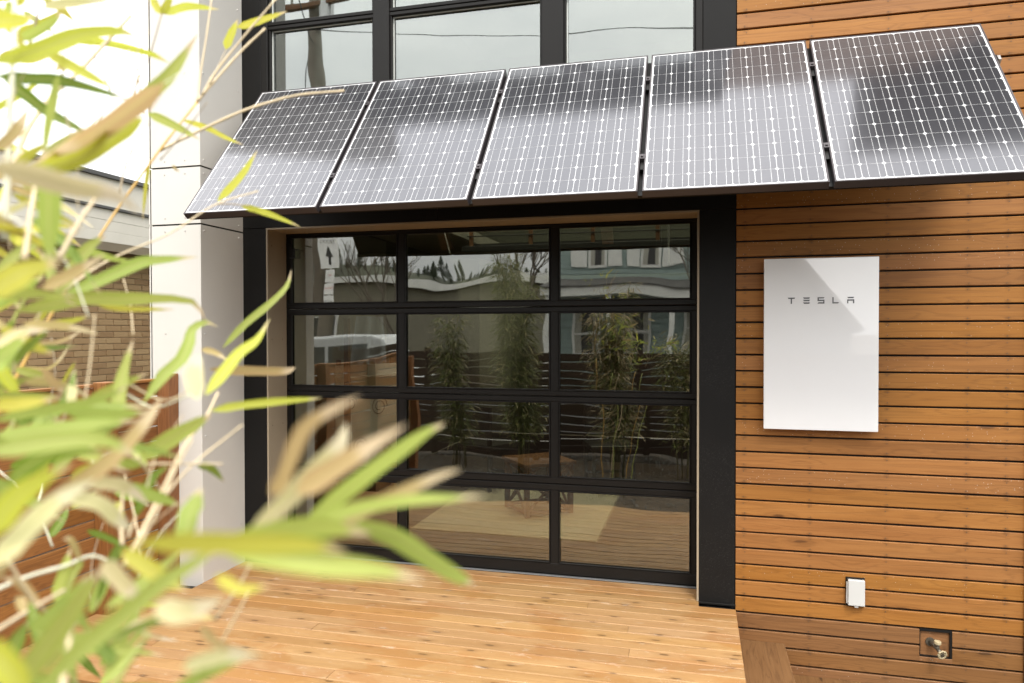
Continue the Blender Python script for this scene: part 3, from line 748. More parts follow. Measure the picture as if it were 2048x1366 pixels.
# ------------------------------------------------------------------ neighbouring brick building
nb = thing('brick_building', 'brown brick building with cream sided parapet seen behind the bamboo', 'building', (0, 0, 0))
NX = -6.30
bw = MB().box(NX-.3, NX-.006, -4, 9, GZ, 2.62).obj('brick_wall', M['mortar'], nb)
BP, BC = .2133, .0677
bme = MB().cbox(0, BP-.0105, 0, .012, 0, BC-.0105, .0015, 0)
bme.v = [(-y_, x, z) for x, y_, z in bme.v]
b_me = bme.mesh('brick', M['brick'])
restb = MB(); cnt = 0
zz = -.35; row = 0
while zz < 2.50:
    yy = -3.9+(BP/2 if row % 2 else 0)
    while yy < 8.8:
        vis = (.66 < yy < 3.05) and zz > .93
        if vis and cnt < 296:
            o = link('brick', b_me, bw, (NX+.004+rnd.uniform(-.001, .0015), yy, zz)); cnt += 1
        else:
            restb.box(NX-.008, NX+.004, yy, yy+BP-.0105, zz, zz+BC-.0105)
        yy += BP
    zz += BC; row += 1
stuff(restb.obj('brickwork', M['brick'], bw))
SX = -6.15
MB().box(SX-.35, SX-.02, -4, 9, 2.60, 3.30).obj('parapet', M['siding'], nb)
MB().box(NX-.05, SX+.0, -4, 9, 2.480, 2.572).obj('soffit_board', M['soffit'], nb)
z = 2.573
for k in range(3):
    MB().cbox(SX-.019, SX-.001*(k % 2), -4, 9, z, z+.1155, .002, 1).obj('siding_board', M['siding'], nb); z += .1175
MB().cbox(SX-.02, SX+.018, -4, 9, z+.003, z+.032, .002, 1).obj('flashing', M['coping'], nb)
MB().cbox(SX-.019, SX-.003, -4, 9, z+.034, 3.262, .002, 1).obj('fascia', M['siding'], nb)
MB().cbox(SX-.4, SX+.022, -4, 9, 3.264, 3.310, .003, 1).obj('coping', M['coping'], nb)

# ------------------------------------------------------------------ inside the room
rg_ = MB().box(0, 1.50, 0, 1.75, 0, .012)
rug = rg_.obj('rug', M['rug'], None, (-2.23, 1.03, .001)); tag(rug, 'beige woven rug on the floor behind the lower door panes', 'rug')
fr_ = MB(); rf = random.Random(5)
for k in range(160):
    y_ = k*1.75/160; 
    for xs_, d_ in ((0, -1), (1.50, 1)):
        l_ = rf.uniform(.008, .03); fr_.add([(xs_, y_, .006), (xs_, y_+.008, .006), (xs_+d_*l_, y_+.004+rf.uniform(-.004, .004), .002)], [(0, 1, 2)])
stuff(fr_.obj('fringe', M['rug'], rug))
tb = thing('low_table', 'dark brown trestle table with crossed braces standing on the rug', 'table', (-1.36, 1.86, .013), rz=R(38))
HTB, LW = .46, .42
for sx in (-1, 1):
    for sy in (-1, 1): MB().cbox(-.02, .02, -.02, .02, 0, HTB-.03, .002, 2).obj('leg', M['darkwood'], tb, (sx*LW/2, sy*LW/2, 0))
for k in range(4):
    a_ = k*math.pi/2; c_, s_ = math.cos(a_), math.sin(a_)
    for d_ in (-1, 1):
        p0 = Vector((-d_*(LW/2-.02), LW/2, .05)); p1 = Vector((d_*(LW/2-.02), LW/2, HTB-.05))
        rt = Matrix.Rotation(a_, 3, 'Z')
        off = Vector((0, .008*d_, 0))
        MB().tube([rt@(p0+off), rt@(p1+off)], .014, 4).obj('brace', M['darkwood'], tb)
    rt = Matrix.Rotation(a_, 3, 'Z')
    MB().tube([rt@Vector((-LW/2+.02, LW/2, .03)), rt@Vector((LW/2-.02, LW/2, .03))], .018, 4).obj('rail', M['darkwood'], tb)
MB().cbox(-.25, .25, -.25, .25, HTB-.03, HTB, .003, 0).obj('tabletop', M['darkwood'], tb)
def chair(x, y_, rz, lab):
    c = thing('dark_chair', lab, 'chair', (x, y_, .0), 'dark chairs inside the room', rz)
    for sx in (-1, 1):
        MB().cbox(-.018, .018, -.018, .018, 0, .42, .002, 2).obj('leg', M['metalint'], c, (sx*.2, -.2, 0))
        MB().cbox(-.018, .018, -.018, .018, 0, .85, .002, 2).obj('leg', M['metalint'], c, (sx*.2, .2, 0))
    MB().cbox(-.23, .23, -.23, .23, .42, .47, .008, 0).obj('seat', M['metalint'], c)
    MB().cbox(-.20, .20, .185, .21, .55, .85, .006, 0).obj('backrest', M['metalint'], c)
    for sy in (-.2, .2): MB().cbox(-.18, .18, sy-.01, sy+.01, .12, .15, .002, 0).obj('stretcher', M['metalint'], c)
chair(-.86, 2.95, R(20), 'dark chair behind the trestle table, on its cladding side')
chair(-2.05, 2.7, R(150), 'dark chair behind the trestle table, on its white column side')
ls = thing('loft_railing', 'dark steel railing and beam under the ceiling behind the top door panes', 'railing', (0, 0, 0))
MB().cbox(-2.45, 1.7, 3.0, 3.12, 2.46, 2.52, .004, 0).obj('beam', M['metalint'], ls)
for x in (-2.38, -1.72, -1.06, -.40, .26): MB().cbox(x, x+.04, 3.04, 3.08, 2.525, 3.4, .003, 2).obj('post', M['ply'], ls)
for z_ in (2.62, 2.78, 2.95): MB().cbox(-2.4, 1.7, 3.025, 3.037, z_, z_+.012, .002, 0).obj('rail', M['metalint'], ls)
MB().box(-2.45, 1.8, 3.15, 6.5, 2.46, 2.56).obj('loft_floor', M['metalint'], ls)
lt = MB().tube([(-2.30, 2.0, 2.56), (-2.235, 2.0, 2.33)], .008, 8).obj('light_tube', M['white_pl']); tag(lt, 'thin white tube hanging behind the top middle door pane', 'light')
rd = MB().tube([(-.24, 2.2, 2.20), (-.24, 2.2, 3.4)], .008, 8).obj('white_rod', M['white_pl']); tag(rd, 'thin white rod hanging behind the top pane nearest the cladding', 'rod')
wp = MB().cbox(-3.02, -2.975, 1.4, 1.445, .0, 1.72, .003, 2).obj('timber_prop', M['strut']); tag(wp, 'bare timber prop leaning by the inside wall behind the door edge', 'timber')
ea = thing('drawing_easel', 'white board with pinned sketches standing inside by the left door panes', 'board', (-2.95, 1.75, 0), rz=R(62))
MB().cbox(-.35, .35, 0, .02, .35, 1.30, .003, 0).obj('board', M['signw'], ea)
for sx in (-.3, .3): MB().cbox(sx-.018, sx+.018, .0205, .055, 0, 1.35, .003, 2).obj('leg', M['strut'], ea)
MB().cbox(-.37, .37, -.06, -.001, 1.18, 1.20, .002, 0).obj('shelf', M['signw'], ea)
for k, (sx, z_, w_) in enumerate(((-.2, .95, .12), (.12, .9, .16), (-.1, .55, .14), (.2, .5, .08))):
    pts = [(sx+w_*.6*math.cos(t*.5)*(1-t*.03), -.003, z_+w_*.6*math.sin(t*.5)*(1-t*.03)) for t in range(24)]
    MB().tube(pts, .003, 4).obj('sketch', M['blacktext'], ea)
ck = MB(); kx = random.Random(9)
n_ = 12
for i in range(n_+1):
    for j in range(9):
        u, v_ = i/n_, j/8
        z_ = 1.62-.40*v_ - (.05*kx.random() if j == 8 else 0)
        ck.v.append((-.16+.32*u-.05*v_*(1-2*u), .03*math.sin(u*14)+.02*v_, z_))
for i in range(n_):
    for j in range(8):
        k0 = i*9+j; ck.f.append((k0, k0+9, k0+10, k0+1))
ckk = ck.obj('hanging_cloth', M['cloth'], None, (-2.86, 1.62, .12), smooth=True); ckk.rotation_euler.z = R(62)
tag(ckk, 'pale blue cloth hanging inside above the sketch board', 'cloth')
# ------------------------------------------------------------------ rear yard: fence, bamboo, street (all seen mirrored in the glass)
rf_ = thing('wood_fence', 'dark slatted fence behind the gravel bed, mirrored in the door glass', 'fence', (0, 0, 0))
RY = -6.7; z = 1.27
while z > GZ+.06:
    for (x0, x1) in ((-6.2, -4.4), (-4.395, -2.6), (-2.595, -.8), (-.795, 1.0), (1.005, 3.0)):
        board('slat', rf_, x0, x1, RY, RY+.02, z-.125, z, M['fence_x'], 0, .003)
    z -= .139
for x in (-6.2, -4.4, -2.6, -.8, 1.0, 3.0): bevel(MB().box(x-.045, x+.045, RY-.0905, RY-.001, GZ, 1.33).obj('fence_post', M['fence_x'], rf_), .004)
sf = thing('wood_fence', 'slatted fence along the far end of the gravel yard beyond the steps', 'fence', (0, 0, 0))

def leaf_mesh(mb, base, d, ln, wd, up, droop, rr, uv=True, segs=2):
    """a narrow pointed leaf blade from BASE along D"""
    side = d.cross(up).normalized()
    if side.length < .1: side = Vector((1, 0, 0))
    pts = []
    for i in range(segs+1):
        t = i/segs; p = base+d*ln*t+Vector((0, 0, -droop*ln*t*t)); wv = wd*.5*math.sin(math.pi*min(1, (t*.8+.12)))**.8
        if i == segs: pts.append([p])
        else: pts.append([p-side*wv, p+side*wv])
    k = len(mb.v); 
    for i, pr in enumerate(pts):
        for j, p in enumerate(pr):
            mb.v.append(tuple(p)); mb.uv.append((i/segs, j if len(pr) == 2 else .5))
    for i in range(segs-1): a_ = k+2*i; mb.f.append((a_, a_+1, a_+3, a_+2))
    a_ = k+2*(segs-1); mb.f.append((a_, a_+1, a_+2))

def bamboo(x, y_, h, nc, nl, seed, lab, spread=.35, dry=0., group='bamboo plants in the gravel yard', leaf=.13):
    r = random.Random(seed)
    t = thing('bamboo_plant', lab, 'plant', (x, y_, GZ), group)
    fg, fd = MB(), MB(); fg.uv = []; fd.uv = []
    for c in range(nc):
        a_ = r.uniform(0, 6.28); lean = r.uniform(.05, spread); hh = h*r.uniform(.7, 1.)
        b0 = Vector((r.uniform(-.12, .12), r.uniform(-.08, .08), 0))
        pts = [b0+Vector((math.cos(a_)*lean*hh*.35*(s/6)**1.8, math.sin(a_)*lean*hh*.35*(s/6)**1.8, hh*s/6)) for s in range(7)]
        MB().tube(pts, [.009*(1-.1*s) for s in range(7)], 6).obj('culm', M['rstem'], t, smooth=True)
        for k in range(nl//nc):
            s = r.uniform(.12, 1.0)**.8*6; i = min(5, int(s)); p = pts[i].lerp(pts[i+1], s-i)
            az = r.uniform(0, 6.28); out = r.uniform(.02, .28)*(1.2-.6*s/6)
            d0 = Vector((math.cos(az), math.sin(az), r.uniform(.1, .9))).normalized()
            base = p+d0*out
            d = Vector((math.cos(az+r.uniform(-1, 1)), math.sin(az+r.uniform(-1, 1)), r.uniform(-.5, .5))).normalized()
            mb = fd if r.random() < dry+.12 else fg
            leaf_mesh(mb, base, d, leaf*r.uniform(.7, 1.3), .017*r.uniform(.7, 1.3), Vector((r.uniform(-.4, .4), r.uniform(-.4, .4), 1)), r.uniform(.1, .6), r)
    stuff(fg.obj('foliage', M['fol'], t)); stuff(fd.obj('dry_foliage', M['fol_dry'], t))
    return t
bamboo(-2.5, -5.35, 3.3, 12, 6500, 11, 'tall leafy bamboo at the middle of the yard, mirrored above the trestle table', .5)
bamboo(-1.15, -5.4, 2.75, 10, 4800, 12, 'bamboo with many dry stalks, mirrored under the shuttered house', .35, .4)
bamboo(-3.55, -5.5, 2.3, 7, 2600, 13, 'short bamboo nearest the side fence, mirrored left of the tallest one', .4, .1)
bamboo(-.2, -5.6, 2.1, 7, 2200, 14, 'low bamboo mirrored beside the black right door edge', .4, .2)

# teal house with white shutters
th = thing('teal_house', 'teal sided house with white shutters and porch band across the street', 'house', (0, 0, 0))
TY = -18.0
MB().prism([(-4.4, GZ), (1.15, GZ), (1.15, 5.8), (.4, 6.9), (-4.4, 6.9)], 1, TY-6, TY-.03).obj('wall', M['teal'], th)
MB().prism([(1.16, GZ), (4.30, GZ), (4.30, 1.75), (2.72, 3.75), (1.16, 5.8)], 1, TY-6, TY-.03).obj('added_dark_wing', M['roofing'], th)  # made-up dark wing, shaped to give the battery cover its diagonal reflection
z = 1.2
sid = MB()
while z < 6.8:
    xr = 4.30 if z < 1.75 else 2.72+(3.75-z)*.79
    xr = min(xr, 1.18)
    sid.cbox(-4.4, xr-.05, TY-.03, TY-.005, z, z+.135, .004, 0); z += .15
stuff(sid.obj('siding', M['teal'], th))
rk = [Vector((4.45, 0, 1.55)), Vector((2.72, 0, 3.75)), Vector((.3, 0, 7.08))]  # rake slope set to shape that diagonal reflection in the battery cover
for i in range(2):
    a_, b_ = rk[i], rk[i+1]; nrm = Vector((-(b_-a_).z, 0, (b_-a_).x)).normalized()*-.16
    if nrm.z < 0: nrm = -nrm
    MB().add([(p.x, yy_, p.z) for yy_ in (TY-6.2, TY+.3) for p in (a_, b_, b_+nrm, a_+nrm)], [(0, 1, 2, 3), (7, 6, 5, 4), (0, 4, 5, 1), (1, 5, 6, 2), (2, 6, 7, 3), (3, 7, 4, 0)]).obj('roof', M['roofing'], th)
def win(x0, x1, z0, z1, sh=True):
    wn = MB().box(x0-.08, x1+.08, TY-.004, TY+.03, z0-.08, z1+.08).obj('window', M['trimw'], th)
    MB().box(x0, x1, TY+.031, TY+.035, z0, z1).obj('pane', M['metalint'], wn)
    MB().box(x0, x0+(x1-x0)*.3, TY+.036, TY+.04, z0, z1).obj('curtain', M['ceilint'], wn); MB().box(x1-(x1-x0)*.22, x1, TY+.036, TY+.04, z0, z1).obj('curtain', M['ceilint'], wn)
    MB().box(x0, x1, TY+.041, TY+.06, (z0+z1)/2-.02, (z0+z1)/2+.02).obj('sash_bar', M['trimw'], wn)
    if sh:
        for a_ in (x0-.60, x1+.12): 
            s_ = MB().box(a_, a_+.48, TY+.001, TY+.045, z0-.05, z1+.05).obj('shutter', M['trimw'], wn)
win(-3.15, -2.75, 3.72, 5.0); win(-1.35, -.85, 3.72, 5.0); 
win(-3.6, -2.9, 1.0, 2.3, False); win(-2.0, -1.3, 1.0, 2.3, False); win(-.2, .5, 1.0, 2.3, False)
MB().box(-4.6, 1.3, TY+.035, TY+1.5, 2.72, 3.02).obj('porch_band', M['trimw'], th)
MB().add([(-4.6, TY, 3.32), (1.3, TY, 3.32), (1.3, TY+1.55, 3.03), (-4.6, TY+1.55, 3.03), (-4.6, TY, 3.26), (1.3, TY, 3.26), (1.3, TY+1.55, 2.99), (-4.6, TY+1.55, 2.99)], [(0, 1, 2, 3), (7, 6, 5, 4), (0, 4, 5, 1), (1, 5, 6, 2), (2, 6, 7, 3), (3, 7, 4, 0)]).obj('porch_roof', M['roofing'], th)
for x in (-4.4, -2.4, -.6, 1.2): MB().box(x-.07, x+.07, TY+1.3, TY+1.44, GZ, 2.72).obj('porch_column', M['trimw'], th)
# beige low building
bg_ = thing('beige_building', 'long low beige building with a flat roof across the street', 'building', (0, 0, 0))
MB().box(-22, -6.2, -38, -30.5, GZ, 4.1).obj('wall', M['beige'], bg_)
MB().box(-22.3, -6.0, -38.2, -30.1, 4.1, 4.5).obj('roof', M['trimw'], bg_)
for x in (-20.5,):
    w_ = MB().box(x, x+1.6, -30.5, -30.44, 1.2, 2.4).obj('window', M['trimw'], bg_); MB().box(x+.08, x+1.52, -30.439, -30.42, 1.28, 2.32).obj('pane', M['metalint'], w_)
b3 = thing('brick_shop', 'low brown shop building beyond the beige one', 'building', (0, 0, 0))
MB().box(-40, -23, -36, -26, GZ, 4.0).obj('wall', M['beige'], b3); MB().box(-40.3, -22.8, -36.2, -25.7, 4.0, 4.3).obj('roof', M['roofing'], b3)
# hill with trees
hm = MB(); hn_ = 38
for i in range(hn_+1):
    x = -190+i*5; hgt = (15.5+1.6*math.sin(i*.35)+1.0*math.sin(i*.9+1))*min(1., (38-i)/5.)
    hm.v += [(x, -110, GZ-.5), (x, -150, hgt), (x, -190, hgt*1.1), (x, -260, GZ-.5)]
for i in range(hn_):
    for j in range(3): k = i*4+j; hm.f.append((k, k+4, k+5, k+1))
struct(hm.obj('hill', M['hill'], smooth=True))
rt_ = random.Random(21)
def conifer_mesh(h, seed):
    r = random.Random(seed); mb = MB(); mb.tube([(0, 0, 0), (0, 0, h*.5), (0, 0, h)], [.3, .18, .03], 5)
    for k in range(260):
        t = r.random()**.8; z = h*(.12+.86*t); rad = h*.17*(1-t)**.8*r.uniform(.5, 1.1)+.1; a_ = r.uniform(0, 6.28); w_ = r.uniform(.25, .6)*h*.05
        c_, s_ = math.cos(a_), math.sin(a_)
        mb.add([(0, 0, z+.1*h*.3), (c_*rad-s_*w_, s_*rad+c_*w_, z-h*.03), (c_*rad*1.15, s_*rad*1.15, z-h*.015), (c_*rad+s_*w_, s_*rad-c_*w_, z-h*.03)], [(0, 1, 2), (0, 2, 3)])
    return mb.mesh('tree_crown', M['conifer'])
cms = [conifer_mesh(9, 1), conifer_mesh(11, 2), conifer_mesh(7, 3)]
wd_ = MB()
for i in range(100):
    x = -118+i*1.0+rt_.uniform(-1, 1); y_ = -148+rt_.uniform(-6, 6)
    idx = (x+190)/5; hgt = 15.5+1.6*math.sin(idx*.35)+1.0*math.sin(idx*.9+1)
    q_ = rt_.uniform(.22, .45); me = cms[i % 3]
    wd_.add([(v.co.x*q_*1.5+x, v.co.y*q_*1.5+y_, v.co.z*q_+hgt-1) for v in me.vertices], [tuple(p.vertices) for p in me.polygons])
stuff(wd_.obj('hilltop_wood', M['conifer']), 'dark wooded ridge of conifers on the far hill', 'woodland')
# bare street tree(s)
def bare_tree(x, y_, h, seed, lab):
    r = random.Random(seed); t = thing('bare_tree', lab, 'tree', (x, y_, GZ), 'bare street trees')
    tr = MB(); br = MB()
    tr.tube([(0, 0, 0), (.05, 0, h*.15), (.0, .05, h*.3)], [.11, .09, .07], 8).obj('trunk', M['bark'], t, smooth=True)
    def grow(p, d, ln, rad, dep):
        q = p+d*ln; br.tube([p, p.lerp(q, .5)+Vector((r.uniform(-.03, .03), r.uniform(-.03, .03), 0)), q], [rad, rad*.85, rad*.65], 5, cap=False)
        if dep == 0: return
        for k in range(r.choice((2, 3, 3))):
            nd = (d+Vector((r.uniform(-.6, .6), r.uniform(-.6, .6), r.uniform(-.1, .5)))).normalized()
            grow(q, nd, ln*r.uniform(.62, .85), rad*.6, dep-1)
    for k in range(4): grow(Vector((0, .05, h*.3)), Vector((r.uniform(-.7, .7), r.uniform(-.7, .7), 1)).normalized(), h*.2, .045, 4)
    stuff(br.obj('branches', M['bark'], t))
bare_tree(-7.6, -12.4, 5.2, 31, 'bare branching tree by the street, in front of the beige building')
bare_tree(-4.4, -13.6, 6.0, 33, 'bare tree overlapping the near corner of the teal house')
bare_tree(.7, -13.2, 6.0, 34, 'bare tree in front of the farther shuttered windows')
# traffic signs
sg = thing('street_sign', 'white sign with an up arrow above stacked parking plates on a pole', 'sign', (-8.5, -10.9, -.133), rz=R(8)); sg.scale = (.858, .858, .858)
MB().tube([(0, -.035, -.33), (0, -.035, 4.7)], .03, 8).obj('pole', M['alu'], sg)
pl = MB().cbox(-.36, .36, 0, .012, 3.85, 4.75, .003, 0).obj('arrow_plate', M['signw'], sg)
def text(s, size, loc, m, parent):
    cu = bpy.data.curves.new('text', 'FONT'); cu.body = s; cu.size = size; cu.align_x = 'CENTER'; cu.extrude = .001
    o = bpy.data.objects.new('lettering', cu); C.objects.link(o); cu.materials.append(m); 
    dg = bpy.context.evaluated_depsgraph_get(); me = bpy.data.meshes.new_from_object(o.evaluated_get(dg)); bpy.data.objects.remove(o)
    o = link('lettering', me, parent, loc); o.rotation_euler = (R(90), 0, R(180)); return o
text('TRUCKS', .15, (0, .0135, 4.42), M['blacktext'], pl)
MB().prism([(-.05, 3.95), (.05, 3.95), (.05, 4.15), (.14, 4.15), (0, 4.36), (-.14, 4.15), (-.05, 4.15)], 1, .0125, .016).obj('arrow', M['blacktext'], pl)
for i, (tx, mm) in enumerate((('NO', 'redtext'), ('PARKING', 'redtext'), ('2 HOUR', 'blacktext'))):
    p_ = MB().cbox(-.17, .17, 0, .012, 3.40-i*.44, 3.80-i*.44, .003, 0).obj('parking_plate', M['signw'], sg)
    text(tx, .085, (0, .0135, 3.60-i*.44), M[mm], p_)
# utility pole and wires
up = thing('utility_pole', 'tall brown wooden utility pole with cross arm, mirrored in the upper window', 'pole', (-9.1, -11.5, GZ))
MB().tube([(0, 0, 0), (0, 0, 6), (.03, 0, 13)], [.20, .185, .15], 14).obj('pole', M['polewood'], up, smooth=True)
MB().cbox(-1.1, 1.1, .16, .28, 9.9, 10.02, .01, 0).obj('cross_arm', M['post'], up)
MB().tube([(.42, .1, 9.6), (.42, .1, 10.3)], .2, 14).obj('transformer', M['alu'], up)
for x in (-1, -.5, .5, 1): MB().tube([(x, .22, 10.02), (x, .22, 10.16)], .03, 8).obj('insulator', M['ceilint'], up)
def wire(p0, p1, sag, name='overhead_wire'):
    pts = [Vector(p0).lerp(Vector(p1), t/14)+Vector((0, 0, -sag*4*(t/14)*(1-t/14))) for t in range(15)]
    return MB().tube(pts, .011, 5).obj(name, M['tyre'])
for k, (a_, b_, s_) in enumerate((((-9.1, -11.4, 9.7), (24, -11.4, 9.9), 1.1), ((-9.1, -11.4, 9.0), (24, -11.0, 9.1), 1.4), ((-10.1, -11.3, 9.7), (-34, -11.3, 9.7), 1.0), ((-9.0, -11.3, 8.6), (-3.0, .4, 6.3), .5), ((-9.2, -11.4, 8.2), (-14, -14, GZ), .1), ((-8.1, -11.3, 9.75), (24, -11.3, 10.6), .8))):
    o = wire(a_, b_, s_); tag(o, ['upper street wire running from the pole past the teal house', 'lower sagging street wire from the pole past the teal house', 'street wire leaving the pole away from the teal house', 'service wire from the pole to the modern house', 'guy wire from the pole to the ground', 'highest street wire from the end of the cross arm'][k], 'wire', 'overhead wires')
# parked white van
vn = thing('parked_van', 'white van parked in the street beyond the side fence', 'van', (-8.0, -10.6, GZ+.01))
prof = [(-2.3, .35), (2.2, .35), (2.25, .9), (1.7, 1.05), (1.15, 1.75), (.9, 1.88), (-2.2, 1.88), (-2.3, 1.7)]
bevel(MB().prism(prof, 1, -.85, .85).obj('body', M['carwhite'], vn), .05, 3)
for x0, x1 in ((-2.0, -1.1), (-1.0, -.1), (0, .85)): MB().box(x0, x1, .853, .862, 1.15, 1.68).obj('side_window', M['metalint'], vn)
for x in (-1.5, 1.5):
    for y_ in (-.78, .78): MB().tube([(x, y_-.12, .33), (x, y_+.12, .33)], .33, 18).obj('wheel', M['tyre'], vn)
MB().box(-2.33, -2.305, .55, .78, .9, 1.3).obj('tail_lamp', M['red'], vn)
bpy.data.objects.remove(sf)

